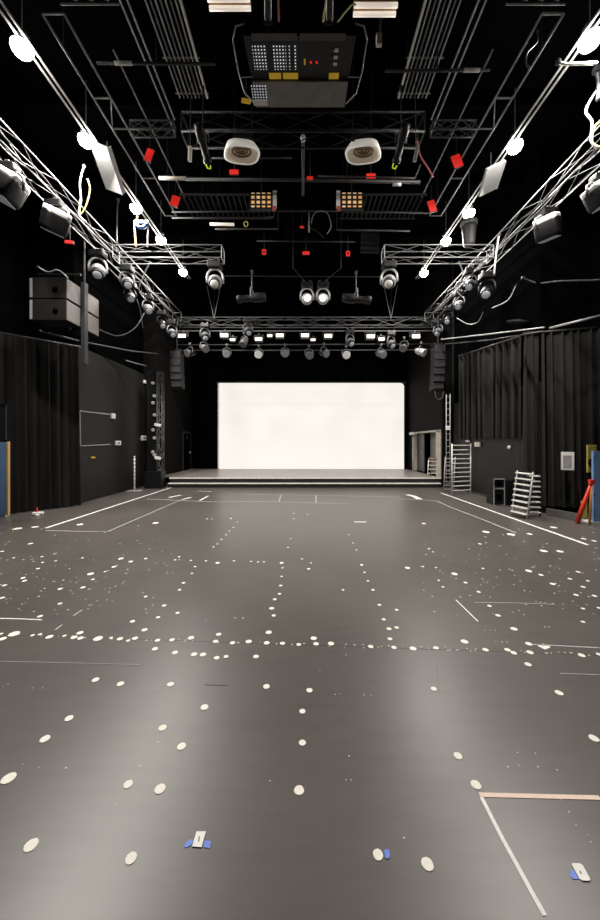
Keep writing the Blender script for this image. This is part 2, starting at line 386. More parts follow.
# pipes below the stage truss
for i,(y0,y1,d,m,lab) in enumerate(((331,331,13.0,'dalu','upper silver lighting pipe directly under the stage truss'),(345,344,12.9,'dpipe','middle dark lighting pipe under the stage truss'),(350.5,350,12.8,'dpipe','lowest dark lighting pipe under the stage truss'))):
    tag(MB().tube([W(172+i*4,y0,d),W(437,y1,d)],.022,8).build('lighting_pipe',m,None,True),lab,'pipe')
wash=[(183,336.5,1.15),(225,336,1.2),(233,340,.8),(259,339.5,1.1),(270,336,.75),(280,336,1.15),(305,336,1.2),(313,340,.7),(328,336.5,1.15),(370,337,1.2),(381,339.5,.9),(415,337,1.2)]
for i,(px,py,s) in enumerate(wash):
    wash_box(W(px,py,12.85),'warm lit wash light under the stage truss, %s from the left'%nth(i+1),s*.95,'lit wash lights under the stage truss')
spots=[(190,353,'blackmetal','glass',(-.5,-.8,-.3)),(204,348,'dalu','glass',(.6,-.6,-.4)),(227,354,'blackmetal','dimlens',(.1,-1,-.2)),(244,342,'dalu','glass',(-.3,-.5,-.8)),(259,355,'alu','glass',(0,-1,-.15)),(285,354,'blackmetal','dimlens',(.1,-1,-.1)),(309,355,'dalu','dimlens',(.2,-1,-.4)),(324,353,'blackmetal','glass',(.5,-.6,-.3)),(346,355.5,'alu','glass',(0,-1,-.15)),(381,354,'dalu','glass',(.5,-.8,-.4)),(404,347,'blackmetal','glass',(-.4,-.6,-.5)),(421,352,'alu','glass',(.6,-.6,-.4))]
for i,(px,py,b,l,d) in enumerate(spots):
    par_can(W(px,py,12.7),d,'small round spotlight on the lowest stage pipe, %s from the left'%nth(i+1),1.25,l,b,'small spotlights on the lowest stage pipe',.12)
for i,(px,py) in enumerate(((205,336),(248,331),(350,342),(391,344))):
    moving_head(W(px,py,12.9),(.3,-.6,-.7),'dark moving light with silver yoke in the stage rig, %s from the left'%nth(i+1),1.05,'blackmetal','glass','dalu','moving lights in the stage rig')
# two bright moving heads above centre, with two dark profile lamps
dC=9.6
tag(MB().tube([W(212,276,dC),W(392,277,dC)],.010,6).build('tension_wire','dpipe'),'taut dark wire spanning between the two cross trusses','wire')
for px,lab in ((307,'left'),(323,'right')):
    moving_head(W(px,299,dC),(.05 if px<310 else -.08,-1,-.25),'bright-faced moving light hanging above centre, %s of the pair'%lab,1.05,'alu','bright','alu','bright pair above centre')
    c=W(px,284,dC); ce=W(px+(-14 if px<310 else 18),268,dC)
    tag(MB().tube([c,c+Vector((-.1 if px<310 else .1,0,.12)),ce,ce+Vector((0,0,2.6))],.010,6).build('power_cable','dpipe'),'dark cable rising from the %s bright moving light'%lab,'cable')
for px,py,sg,lab in ((252,298,-1,'left'),(356,299,1,'right')):
    profile_spot(W(px,py,dC),(sg*.98,.1,-.05),'long dark profile spotlight %s of the bright pair above centre'%lab,1.15,'darkgrey',None,'dark spotlights beside the bright pair',.5)
# moving lights at cross-truss ends
moving_head(W(215,282,8.25),(.1,-.75,-.65),'moving light with pale yoke hanging from the left cross truss end',1.1,'midgrey','white','alu',None,'blackmetal')
moving_head(W(389,282,8.25),(-.25,-.75,-.65),'moving light with pale yoke hanging from the right cross truss end',1.1,'midgrey','white','alu',None,'blackmetal')
# lights on the side trusses
def box_light(c, d, label, size=1.):
    c=Vector(c); s=size; R=aim(d)
    t=thing('moving_wash_light',label,'moving light',tuple(c))
    bm=MB().box((0,0,0),(.42,.34,.40),None,.09); bm.v=[R@(v*s)+c for v in bm.v]; bm.build('head','blackmetal',t,True)
    b2=MB().box((0,.0,-.17),(.40,.33,.14),None,.05); b2.v=[R@(v*s)+c for v in b2.v]; b2.build('pale_cap','white',t,True)
    b3=MB().box((0,0,.20),(.32,.26,.02),None,.008); b3.v=[R@(v*s)+c for v in b3.v]; b3.build('front_glass','glass',t)
    MB().tube([c+Vector((-.26*s,0,-.02)),c+Vector((-.26*s,0,.2*s)),c+Vector((-.16*s,0,.27*s)),c+Vector((.16*s,0,.27*s)),c+Vector((.26*s,0,.2*s)),c+Vector((.26*s,0,-.02))],.022*s,8).build('yoke_arm','dalu',t,True)
    MB().box(c+Vector((0,0,.34*s)),(.30*s,.2*s,.12*s),None,.02).build('base_box','blackmetal',t)
    MB().box(c+Vector((0,0,.43*s)),(.06,.06,.08),None,.01).build('mounting_clamp','midgrey',t)
    return t
box_light(W(548,229,6.7),(.3,.2,-1),'white-capped moving wash light hanging under the right truss',.95)
box_light(W(8,189,5.2),(-.5,-.1,-1),'white-rimmed moving wash light at the left edge under the left truss',.9)
box_light(W(55,222,6.4),(-.5,.3,-1),'white-capped moving wash light above the left loudspeakers',.95)
box_light(W(600,196,5.4),(.5,0,-1),'moving wash light cut by the right picture edge under the truss',.8)
LT=[(127,283,8.9,'blackmetal',1.0),(130,297,9.3,'midgrey',.9),(148,309,9.9,'dalu',.9),(162,324,10.8,'blackmetal',.9),(172,333,11.7,'darkgrey',.95)]
for i,(px,py,d,b,s) in enumerate(LT):
    moving_head(W(px,py,d),(.5,-.6,-.7),'moving light clustered on the left truss beyond the cross truss, %s from the camera'%(nth(i+1) if i else 'nearest'),s,b,'glass','dalu' if i%2==0 else None,'moving lights on the far left truss')
RT=[(470,285,9.4,'blackmetal',1.0),(487,292,8.6,'blackmetal',1.1),(459,305,10.0,'midgrey',.9),(448,320,11.2,'blackmetal',.9),(438,332,12.3,'darkgrey',.95)]
for i,(px,py,d,b,s) in enumerate(RT):
    moving_head(W(px,py,d),(-.5,-.6,-.7),'moving light clustered on the right truss beyond the cross truss, %s from the left'%nth(len(RT)-(0 if i==1 else 1 if i==0 else i)) ,s,b,'glass','dalu' if i%2==0 else None,'moving lights on the far right truss')
# lamp on top of the cross trusses
t=thing('lantern','upright grey lantern standing on the right cross truss','lantern',tuple(W(469,246.5,8.4)))
c=W(469,246.5,8.4)
MB().lathe([(.10,0),(.13,.05),(.17,.45),(.15,.5),(.17,.52)],c,None,10).build('lantern_body','midgrey',t)
MB().lathe([(.19,.50),(.20,.60),(.12,.64)],c,None,10).build('lantern_cap','pipe',t)
c=W(140,247,8.3)
t=thing('cable_bracket','upright tan bracket with blue cable loop on the left cross truss','bracket',tuple(c))
MB().tube([c+Vector((-.1,0,0)),c+Vector((-.13,0,.55)),c+Vector((-.05,0,.75))],.025,6).build('post','brown',t)
MB().tube([c+Vector((.18,0,0)),c+Vector((.2,0,.6))],.02,6).build('post','pipe',t)
MB().box(c+Vector((.04,0,.6)),(.34,.06,.05)).build('cross_bar','cream',t)
MB().tube([c+Vector((-.10,-.03,.54)),c+Vector((0,-.03,.45)),c+Vector((.1,-.03,.45)),c+Vector((.2,-.03,.54))],.04,8).build('cable_loop','bluel',t,True)
# white reflector panels
def panel(px,py,d,w,l,rot,label):
    c=W(px,py,d); t=thing('reflector_panel',label,'panel',tuple(c))
    MB().box(c,(w,l,.05),rot,.008).build('board','white',t)
    MB().box(c+Euler(rot).to_matrix()@Vector((w/2+.012,0,.02)),(.02,l*.98,.12),rot).build('edge_flange','white',t)
    MB().tube([c,c+Vector((0,0,.55))],.012,6).build('hanger','pipe',t)
panel(107,169,6.9,.36,.85,(-.42,.35,0),'long tan white panel slung under the second left floodlight')
panel(491,179,7.2,.40,.55,(-.42,-.45,0),'white square panel slung under the second right floodlight')

# ================================================================ PROJECTOR
zp=H+3.6
near,far=3.05,3.70
cP=Vector((-.03,3.4,zp))
pr=thing('projector','large black ceiling projector with yellow warning labels, slung on two poles','projector',tuple(cP))
split=3.44
def slab(bm,y0,y1,x0a,x0b,x1a,x1b,za,zb,t):
    bm.add([(x0a,y0,za),(x0b,y0,za),(x1b,y1,zb),(x1a,y1,zb),(x0a,y0,za+t),(x0b,y0,za+t),(x1b,y1,zb+t),(x1a,y1,zb+t)],
           [(0,1,2,3),(4,5,6,7),(0,1,5,4),(1,2,6,5),(2,3,7,6),(3,0,4,7)]); return bm
slab(MB(),near,split,-.53,.47,-.51,.455,zp,zp+.02,.12).build('rear_housing','blackmetal',pr)
slab(MB(),split,far,-.505,.45,-.50,.445,zp+.0,zp+.0,.12).build('front_housing','projgrey',pr)
def under(x0,y0,x1,y1,name,m,z=None):
    z=zp-.006 if z is None else z
    ym=(y0+y1)/2
    zz = z+.02*max(0,(ym-near)/(split-near)) if ym<split else z-.006
    MB().box2((x0,y0,zz),(x1,y1,zz+.01)).build(name,m,pr)
def ux(px,d): return (px-CX)*d/F
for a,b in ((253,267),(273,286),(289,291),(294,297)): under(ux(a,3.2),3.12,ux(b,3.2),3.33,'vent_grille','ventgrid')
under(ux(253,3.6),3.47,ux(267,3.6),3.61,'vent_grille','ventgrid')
under(ux(253,3.6),3.62,ux(267,3.6),3.67,'rating_plate','white')
for a,b in ((269,281),(283,298),(329,339)): under(ux(a,3.38),3.37,ux(b,3.38),3.425,'warning_label','label')
for k in range(3): 
    under(ux(334,3.2),3.15+k*.06,ux(338,3.2),3.18+k*.06,'socket','white'); under(ux(331,3.2),3.155+k*.06,ux(332.6,3.2),3.175+k*.06,'socket','midgrey')
for a in (310,316): under(ux(a,3.2),3.26,ux(a+2,3.2),3.28,'indicator','red')
under(ux(304,3.2),3.24,ux(305.5,3.2),3.29,'indicator','label')
for a,b in ((251,297),(300,346)): MB().box2((ux(a,3.0),2.99,zp-.05),(ux(b,3.0),3.045,zp+.015)).build('rear_bar','midgrey',pr)
for sx,px in ((-1,244),(1,356)):
    x=ux(px,3.1)
    MB().tube([(x+sx*-.02,3.0,zp+.05),(x+sx*.06,3.03,zp+.06),(x+sx*.10,3.1,zp+.02),(x+sx*.095,3.35,zp),(x+sx*.07,3.55,zp),(x-sx*.02,3.66,zp)],.0065,6).build('carry_loop','pipe',pr,True)
    MB().tube([(x+sx*.093,3.40,zp+.005),(x-sx*.03,3.40,zp+.01)],.006,5).build('loop_stay','pipe',pr)
for a,b in ((264.5,271.5),(326,333)):
    xx=ux((a+b)/2,3.0)
    MB().tube([(xx,3.0,zp+.08),(xx,3.0,CEIL)],(b-a)/2*3.0/F,12).build('mounting_pole','pipe',pr,True)
for pts,m,lab in (([(276,32,3.1),(279,20,3.1),(278,-10,3.1)],'rcable','red cable rising behind the projector'),([(322,34,3.1),(324,15,3.1),(328,-10,3.1)],'ycable','tan cable rising beside the right projector pole'),([(336,24,3.2),(345,12,3.2),(352,4,3.2),(356,5,3.2)],'ycable','tan cable curving to the right tube light')):
    tag(MB().tube([W(*p) for p in pts],.008,6).build('cable',m),lab,'cable')
# tube lights
for x0,x1,y0,lab in ((208,250,2,'left'),(354,397,8,'right')):
    a=W(x0,y0,3.4); b=W(x1,y0,3.4)
    t=thing('tube_light','short pale double tube light above and %s of the projector'%lab,'tube light',tuple((a+b)/2))
    MB().box2((a.x,a.y-.03,a.z+.03),(b.x,b.y+.06,b.z+.08)).build('housing','brown',t)
    for dy in (-.02,.05): MB().tube([a+Vector((0,dy,0)),b+Vector((0,dy,0))],.020,8).build('tube','strip',t,True)
    MB().tube([(a+b)/2+Vector((0,0,.08)),(a+b)/2+Vector((0,0,CEIL-a.z))],.01,5).build('drop_rod','dpipe',t)
# hanging pendant control
c=W(379,40,4.2)
t=thing('pendant_control','small tan pendant control box hanging right of the projector','control',tuple(c))
MB().box(c,(.07,.05,.14),None,.015).build('box','cream',t)
MB().tube([c+Vector((0,0,.06)),c+Vector((.03,0,.35)),c+Vector((.03,0,CEIL-c.z))],.012,6).build('cable','darkgrey',t)

# round dish speakers in the ceiling
for px,lab in ((242,'left'),(363,'right')):
    c=W(px,154,6.0); sx=-1 if lab=='left' else 1
    t=thing('ceiling_speaker','rounded white ceiling speaker with brown cone, %s of centre'%lab,'speaker',tuple(c))
    R=aim((-sx*.16,.06,-1))
    def sq(r,k,n=32,p=3.0,ax=.66,ay=.98):
        o=[]
        for i in range(n):
            a=2*PI*i/n; cc,ss=math.cos(a),math.sin(a)
            o.append(Vector((math.copysign(abs(cc)**(2/p),cc)*r*ax,math.copysign(abs(ss)**(2/p),ss)*r*ay,k)))
        return o
    def loft(rings):
        bm=MB(); n=len(rings[0]); vs=[R@v+c for g in rings for v in g]; fs=[]
        for i in range(len(rings)-1):
            for k in range(n): fs.append((i*n+k,i*n+(k+1)%n,(i+1)*n+(k+1)%n,(i+1)*n+k))
        return bm.add(vs,fs)
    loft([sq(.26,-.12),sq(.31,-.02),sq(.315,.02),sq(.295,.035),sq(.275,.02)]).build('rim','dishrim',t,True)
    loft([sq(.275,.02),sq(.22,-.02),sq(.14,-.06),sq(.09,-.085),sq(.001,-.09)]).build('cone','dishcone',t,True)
    for r_,z_ in ((.16,-.035),(.10,-.05),(.05,-.06)):
        MB().tube([R@Vector((r_*math.cos(2*PI*k/20)*.68,r_*math.sin(2*PI*k/20),z_))+c for k in range(20)],.018,6,True).build('cone_ring','brown',t,True)
    MB().box(c+Vector((0,.1,.34)),(.34,.08,.16)).build('mounting_box','darkgrey',t)
    for q in (-.16,.16): MB().tube([c+Vector((q,.1,.42)),c+Vector((q,.1,CEIL-c.z))],.012,6).build('hanger','dpipe',t)
# dark profile spots with lime tags
profile_spot(W(203,143,5.6),(.1,.75,-.6),'dark profile spotlight with lime tag left of the white ceiling speakers',0.72,'blackmetal','lime',None,.75)
profile_spot(W(401,143,5.6),(-.1,.75,-.6),'dark profile spotlight with lime tag right of the white ceiling speakers',0.72,'blackmetal','lime',None,.75)
for px,m,lab in ((196,'cream','left'),(408,'pipe','right')):
    fl_=tag(MB().box(W(px+(-6 if px<300 else 8),154,5.4),(.05,.05,.20),(.3,.15,0),.01).build('metal_flap',m),'pale metal flap beside the lime-tagged spotlight on the %s'%lab,'flap'); c=W(px+(-6 if px<300 else 8),154,5.4); MB().tube([c,c+Vector((0,.05,1.2))],.006,5).build('hanger_wire','dpipe',fl_)
# amber light grids
for x0,x1,y0,y1,lab,e in ((250,272,193,207,'left',1),(341,363,193,207,'right',-1)):
    d=7.4; a=W(x0,y1,d); b=W(x1,y0,d); c=(a+b)/2
    t=thing('amber_light_panel','small glowing amber grid light in the ceiling, %s of centre'%lab,'light panel',tuple(c))
    bm=MB().box((0,0,0),(b.x-a.x,.02,b.z-a.z)); bm.v=[v+c for v in bm.v]
    o=bm.build('amber_grid','ambergrid',t); 
    MB().box(c+Vector((0,.06,0)),(b.x-a.x+.06,.08,b.z-a.z+.05)).build('housing','blackmetal',t)
    MB().box(c+Vector((e*((b.x-a.x)/2+.06),-.01,0)),(.08,.04,b.z-a.z+.06)).build('end_plate','white',t)
    MB().box(c+Vector((e*((b.x-a.x)/2+.05),-.02,-.2)),(.08,.05,.09)).build('red_plug','rcable',t)
    MB().tube([c+Vector((0,.06,.1)),c+Vector((0,.06,CEIL-c.z))],.012,6).build('drop_rod','dpipe',t)
# red lit markers
reds=[(149,155,6.8,7,12,.35,'tilted red sign on the left ladder frame, nearest the camera'),(175,201,7.9,8,10,.3,'red sign at the far end of the left ladder frame'),(457,161,6.8,9,12,-.35,'tilted red sign on the right ladder frame, nearest the camera'),(432,206,7.9,7,11,-.3,'red sign at the far end of the right ladder frame'),
      (234,172,6.4,9,4.5,0,'red sign below the left white ceiling speaker'),(371,176,6.4,9,4.5,0,'red sign below the right white ceiling speaker'),(310,178,6.5,6,3,0,'small red marker at centre between the white ceiling speakers'),
      (264,252,9.0,4,5,0,'small red exit marker high on the back, left of three'),(306,253,9.0,7,3,0,'small red marker high on the back, middle of three'),(348,253.5,9.0,4,5,0,'small red exit marker high on the back, right of three'),(69,242,6.9,8,3,.1,'short red bar under the left truss near the loudspeakers'),(302,227,8.0,4,1.6,0,'tiny red dash on the centre ceiling pipes')]
for px,py,d,w,h,rz,lab in reds:
    c=W(px,py,d); s=d/F
    t=thing('red_marker_sign',lab,'sign',tuple(c))
    rot=(0,rz,0)
    MB().box(c,(w*s,.02,h*s),rot,.004).build('lit_face','red',t)
    MB().box(c+Vector((0,.022,0)),(w*s*1.08,.03,h*s*1.1),rot).build('backing','blackmetal',t)
    if h>=5 and d>8.5: MB().box(c+Vector((0,-.011,0)),(w*s*.5,.004,h*s*.25),rot).build('dark_symbol','blackmetal',t)
    MB().tube([c+Vector((0,.03,0)),c+Vector((0,.03,.5))],.008,5).build('hanger','dpipe',t)

# ================================================================ CEILING PIPEWORK
for sg,lab in ((-1,'left'),(1,'right')):
    Z=6.0
    root=thing('pipe_rack','slatted rack of long parallel pipes in the ceiling, %s of the projector'%lab,'pipe rack',(sg*1.9,3.5,H+Z))
    for k in range(8):
        x=sg*(1.66+k*.068)
        MB().tube([(x,2.2,H+Z),(x,6.0,H+Z)],.020 if k==0 else .012,6).build('pipe','conduit' if k==0 else ('pipe' if k%2 else 'dalu'),root,True)
    for y in (3.3,4.55,5.4,5.95): MB().tube([(sg*1.62,y,H+Z+.03),(sg*2.2,y,H+Z+.03)],.012,6).build('cross_bar','pipe',root)
    for y in (2.6,5.6):
        for x in (1.7,2.1): MB().tube([(sg*x,y,H+Z),(sg*x,y,CEIL)],.01,5).build('drop_rod','dpipe',root)
    for k,(x,e) in enumerate(((2.38,6.4),(2.48,6.7))):
        tag(MB().tube([(sg*x,2.2,H+Z),(sg*x,e,H+Z)],.014,6).build('ceiling_pipe','pipe',None,True),'%s of two thin ceiling pipes beside the %s pipe rack'%(('inner','outer')[k],lab),'pipe')
    # ladder frame
    Z=5.6
    x0,x1=3.40,3.12
    lf=thing('ladder_frame','long open ladder frame hung from the ceiling inside the %s lamp row'%lab,'ladder frame',(sg*3.25,6,H+Z))
    for x in (x0,x1): MB().tube([(sg*x,4.5,H+Z),(sg*x,8.5,H+Z)],.015,6).build('rail','pipe',lf,True)
    for y in (4.5,5.6,6.15,7.3,8.5): MB().tube([(sg*x0,y,H+Z),(sg*x1,y,H+Z)],.014,6).build('rung','alu',lf)
    MB().tube([(sg*x1,5.6,H+Z),(sg*x0,6.15,H+Z)],.010,6).build('brace','pipe',lf)
    MB().tube([(sg*x0,4.9,H+Z),(sg*x0,4.9,CEIL)],.008,5).build('drop_rod','dpipe',lf)
    MB().tube([(sg*x1,8.0,H+Z),(sg*x1,8.0,CEIL)],.008,5).build('drop_rod','dpipe',lf)
    o=tag(MB().tube([(sg*2.75,5.0,H+Z+.1),(sg*2.75,8.0,H+Z+.1)],.012,6).build('ceiling_pipe','pipe',None,True),'thin ceiling pipe inside the %s ladder frame'%lab,'pipe')
    # stub truss next to ladder frame
    truss('grid_truss',(sg*3.05,6.15,H+Z),(sg*2.3,6.15,H+Z),.16,'short grey stub truss joining the %s ladder frame'%lab,m='dalu',r=.012,step=.25)
    # louvre boxes at the top corners
    c=Vector((sg*2.75 if sg<0 else sg*3.0,4.25,H+5.68))
    t=thing('louvre_box','grey louvred box above the near end of the %s ladder frame'%lab,'vent box',tuple(c))
    MB().box(c+Vector((0,0,.08)),(.70,.34,.12),None,.01).build('case','midgrey',t)
    for q in (-.2,0,.2): MB().box(c+Vector((q,0,.0)),(.15,.32,.03),(0,.3,0)).build('louvre','pipe',t)
    for q in (-.3,.3): MB().tube([c+Vector((q,0,.1)),Vector((c.x+q,c.y,CEIL-.05))],.006,5).build('hanger_rod','dpipe',t)
    MB().tube([c+Vector((-.38,.2,-.02)),c+Vector((.38,.2,-.02))],.012,6).build('front_rod','pipe',t)
    # batten with a pale tip
    a=W(97,63,5.15) if sg<0 else W(490,70,5.2); b=W(215,64,5.15) if sg<0 else W(385,71,5.2)
    t=thing('pipe_batten','dark cross batten with a pale tip in the %s ceiling'%lab,'batten',tuple((a+b)/2))
    MB().tube([a,b],.020,8).build('pipe','dpipe',t,True)
    e=a+(b-a)*(.1 if sg>0 else .15); MB().tube([e,e+(b-a)*.15],.026,8).build('pale_tip','conduit',t,True)
    MB().tube([(a+b)/2,((a+b)/2).xy.to_3d()+Vector((0,0,CEIL))],.01,5).build('drop_rod','dpipe',t)
# beams and conduits over the middle
tag(MB().tube([(0,5.9,H+5.25),(0,7.3,H+5.25)],.028,8).build('centre_pipe','midgrey',None,True),'short dark pipe running away along the ceiling centre line','pipe')
tag(MB().lathe([(.04,0),(.045,.02),(.045,.06),(.04,.08)],(0,5.86,H+5.21),aim((0,1,0)),10).build('pipe_collar','white'),'small white collar on the near end of the centre ceiling pipe','collar')
def curve_points(P,n=5):
    out=[]
    for i in range(len(P)-1):
        a,b,c,d=P[max(i-1,0)],P[i],P[i+1],P[min(i+2,len(P)-1)]
        for k in range(n):
            t=k/n; out.append(.5*((2*b)+(c-a)*t+(2*a-5*b+4*c-d)*t*t+(3*b-a-3*c+d)*t**3))
    return out+[P[-1]]
def poly(name,pts,r,m,lab,cat='conduit'):
    P=[W(*p) for p in pts]
    if cat=='cable': P=curve_points(P)
    o=tag(MB().tube(P,r,6).build(name,m,None,True),lab,cat)
    if cat=='cable':
        c=W(*pts[0]); MB().box(c,(r*3.2,r*3.2,r*3.2),None,r).build('mounting_tie','dpipe',o)
    else:
        a=W(*pts[0]); b=W(*pts[1]); c=a+(b-a)*.3
        MB().tube([c,Vector((c.x,c.y,CEIL-.05))],.005,5).build('hanger_wire','dpipe',o)
    return o
poly('cross_beam',[(185,179,7.0),(300,180,7.0),(420,182,7.0)],.035,'dpipe','dark beam crossing the ceiling behind the white ceiling speakers','beam')
poly('tube_lamp',[(393,184.5,6.8),(401,184.5,6.8)],.03,'white','small white tube on the right end of the dark ceiling beam','tube')
poly('tube_lamp',[(159,178,6.9),(186,178.5,6.9)],.035,'cream','cream tube on the left end of the dark ceiling beam','tube')
poly('tube_lamp',[(210,224,8.0),(234,224.5,8.0)],.035,'strip','pale lit tube above the left cross truss','tube')
poly('conduit',[(212,158,6.2),(292,158,6.2)],.016,'dpipe','thin dark conduit right of the left white ceiling speaker')
poly('conduit',[(318,176,6.4),(415,178,6.4),(420,165,6.4)],.016,'dpipe','thin dark conduit below the right white ceiling speaker')
poly('conduit',[(172,212,8.0),(271,211,8.0),(271,204,8.0)],.020,'dpipe','stepped conduit ending at the left amber grid')
poly('conduit',[(343,204,8.0),(343,212,8.0),(432,213,8.0)],.020,'dpipe','stepped conduit ending at the right amber grid')
poly('conduit',[(172,218,8.2),(274,217,8.2),(274,204,8.2)],.020,'midgrey','lower stepped conduit beside the left amber grid')
poly('conduit',[(215,229,8.5),(278,229,8.5),(278,211,8.5),(337,211,8.5),(337,230,8.5),(410,231,8.5)],.022,'midgrey','long bracket-shaped grey conduit across the ceiling middle')
poly('conduit',[(257,241,9.0),(355,242,9.0)],.018,'dpipe','thin dark conduit above the three small red markers')
poly('conduit',[(309,213,8.3),(309,232,8.3)],.018,'pipe','short pale upright pipe left of the loose centre cable')
poly('cable',[(311,224,8.2),(314,214,8.2),(321,211,8.2),(328,214,8.2),(331,226,8.2),(327,234,8.2)],.010,'pipe','loose cable loop hanging at the ceiling middle','cable')
poly('cable',[(311,228,8.2),(318,232,8.2),(324,238,8.2)],.010,'dpipe','short dark cable tail at the ceiling middle','cable')
tag(MB().tube([W(246+2*math.cos(a*PI/5),224+2.6*math.sin(a*PI/5),8.0) for a in range(10)],.012,6,True).build('hanging_ring','ycable'),'tiny yellow ring hanging right of the pale lit tube','ring')
ap=tag(MB().box(W(370,243,9.3),(.50,.03,.52),(.1,0,.05)).build('acoustic_panel','darkgrey'),'dim square grey panel hanging left of the right cross truss','panel')
c=W(370,243,9.3); MB().tube([c+Vector((0,.03,.2)),Vector((c.x,c.y+.03,CEIL-.05))],.006,5).build('hanger_wire','dpipe',ap)
for sg,lab,x0,x1 in ((-1,'left',176,268),(1,'right',345,430)):
    a=W(x0,190,7.3); b=W(x1,190,7.3); t=thing('ceiling_grille','dark slatted ceiling grille behind the %s amber grid'%lab,'grille',tuple((a+b)/2))
    MB().box2((a.x,7.5,H+5.4),(b.x,7.53,H+5.43)).build('front_rail','dpipe',t)
    MB().box2((a.x,8.3,H+5.4),(b.x,8.33,H+5.43)).build('back_rail','dpipe',t)
    for k in range(16):
        x=a.x+(b.x-a.x)*(k+.5)/16; MB().box2((x-.012,7.5,H+5.40),(x+.012,8.33,H+5.42)).build('slat','blackmetal',t)
# ceiling joists
for i,y in enumerate((4.6,6.6,8.6,10.8)):
    struct('trim_joist_%d'%(i+1), MB().box2((-7.2,y-.06,CEIL-.3),(6.6,y+.06,CEIL)), 'ceil')
# loose cables at the trusses
def cable(pts,r,m,lab): return poly('cable',pts,r,m,lab,'cable')
cable([(84,166,6.6),(80,182,6.6),(81,200,6.6),(79,214,6.6),(86,222,6.6)],.016,'pipe','coiled pale cable hanging under the second left floodlight')
cable([(88,180,6.6),(90,190,6.6),(86,206,6.6),(80,214,6.6),(80,200,6.6)],.012,'ycable','yellow cable looping under the second left floodlight')
cable([(598,88,5.2),(586,110,5.2),(592,122,5.2),(591,140,5.2),(597,148,5.2)],.016,'white','white cable dropping at the right edge above the truss')
cable([(600,122,5.2),(594,128,5.2),(592,142,5.2),(600,148,5.2)],.016,'ycable','yellow cable looping at the right edge above the truss')
cable([(597,70,5.1),(599,85,5.1),(598,100,5.1)],.03,'midgrey','grey ribbed hose at the right edge below the near floodlight')
cable([(478,62,4.7),(485,60,4.7),(497,62,4.7)] and [(558,62,4.8),(566,64,4.8),(597,63,4.8)],.018,'conduit','pale rod beside the nearest right floodlight')
cable([(417,140,5.7),(420,155,5.7),(428,168,5.7),(433,177,5.7)],.012,'rcable','pink cable drooping beside the right lime-tagged spotlight')
cable([(538,31,4.6),(537,42,4.6),(528,52,4.6),(526,62,4.6),(530,70,4.6)],.010,'dpipe','thin dark cable dangling under the right louvred box')
cable([(523,278,8.2),(538,283,8.0),(560,281,7.2),(600,280,6.4)],.02,'dpipe','dark cable sagging from the right truss to the right wall')
cable([(457,318,10.5),(468,324,10.0),(478,322,9.5),(483,312,9.2)],.012,'pipe','pale cable loop drooping below the right truss cluster')
cable([(100,330,9),(118,336,9.2),(135,328,9.5),(145,312,9.8)],.016,'dpipe','dark cable drooping below the left truss cluster')
cable([(118,200,8.4),(117,215,8.4),(117,245,8.4)],.02,'dpipe','upright dark cable above the left cross truss')
cable([(96,255,8.6),(120,280,9.2),(137,300,9.8),(143,328,10.4)],.014,'dalu','silver cable running down the left truss cluster')
cable([(150,262,8.7),(144,275,9.0),(139,290,9.3),(146,300,9.6)],.014,'pipe','pale cable hanging under the left cross truss')
cable([(459,262,8.6),(463,275,8.7),(455,287,8.8),(462,297,8.9)],.014,'pipe','pale cable hanging under the right cross truss')
cable([(499,235,7.7),(496,255,7.7),(494,275,7.7)],.02,'alu','bent silver strap on the right truss near the cross truss')
cable([(516,285,8),(508,300,8.1),(492,308,8.2)],.012,'pipe','pale cable under the right truss near the wall')

for sg,lab in ((-1,'left'),(1,'right')):
    rs_=random.Random(5+sg)
    for k,(m,x) in enumerate((('dpipe',4.56),('blackmetal',4.93),('dalu',4.70))):
        P=[Vector((sg*(x+rs_.uniform(-.05,.05)),4.2+i*.62,ZT-.06-(.02 if i%2 else .05+.05*rs_.random()))) for i in range(14)]
        o=tag(MB().tube(curve_points(P,6),.012,6).build('truss_cable',m,None,True),'%s cable looping along inside the long %s truss'%(('dark inner','black outer','pale middle')[k],lab),'cable')
        MB().box(P[0],(.05,.05,.06),None,.01).build('mounting_tie','dpipe',o)
c=W(246,101,3.9); o=tag(MB().box(c,(.10,.02,.045),(0,.2,0),.004).build('hanging_tag','label'),'small yellow tag hanging below the left edge of the projector','tag')
MB().tube([c,c+Vector((0,.0,.25))],.004,5).build('tag_string','dpipe',o)
# ================================================================ LEFT LOUDSPEAKERS
def cabinet(x0,y0,z0,w,dp,h,label):
    t=thing('loudspeaker',label,'speaker',(x0-w/2,y0+dp/2,z0),'hung loudspeakers by the left curtain')
    MB().box2((x0-w,y0,z0),(x0,y0+dp,z0+h),.012).build('cabinet','spkface',t)
    MB().box2((x0,y0+.02,z0+.015),(x0+.012,y0+dp-.02,z0+h-.015)).build('side_panel','spkside',t)
    MB().lathe([(.001,-.004),(.05,-.004),(.058,.006),(.001,.008)],(x0-w*.28,y0-.004,z0+h*.45),aim((0,-1,0)) ,16).build('carry_handle','black',t,True)
    MB().box2((x0-w+.01,y0-.008,z0+.02),(x0-w+.06,y0,z0+h-.02)).build('edge_bracket','projgrey',t)
sx=-4.88
for tier,z in (('lower',4.13),('upper',4.58)):
    cabinet(sx,7.1,z,.75,.46,.43,'dark loudspeaker cabinet in the near hung stack, %s one, by the left curtain'%tier)
    cabinet(sx,7.78,z,.40,.46,.43,'dark loudspeaker cabinet in the far hung stack, %s one, by the left curtain'%tier)
t=thing('speaker_frame','dark steel bar hanging vertically between the left loudspeakers','hanging bar',(-4.85,7.66,3.4))
MB().box2((-4.89,7.60,3.35),(-4.81,7.72,5.15)).build('bar','dpipe',t)
MB().tube([(-5.6,7.3,5.16),(-4.7,7.3,5.16)],.03,6).build('cross_pipe','blackmetal',t)
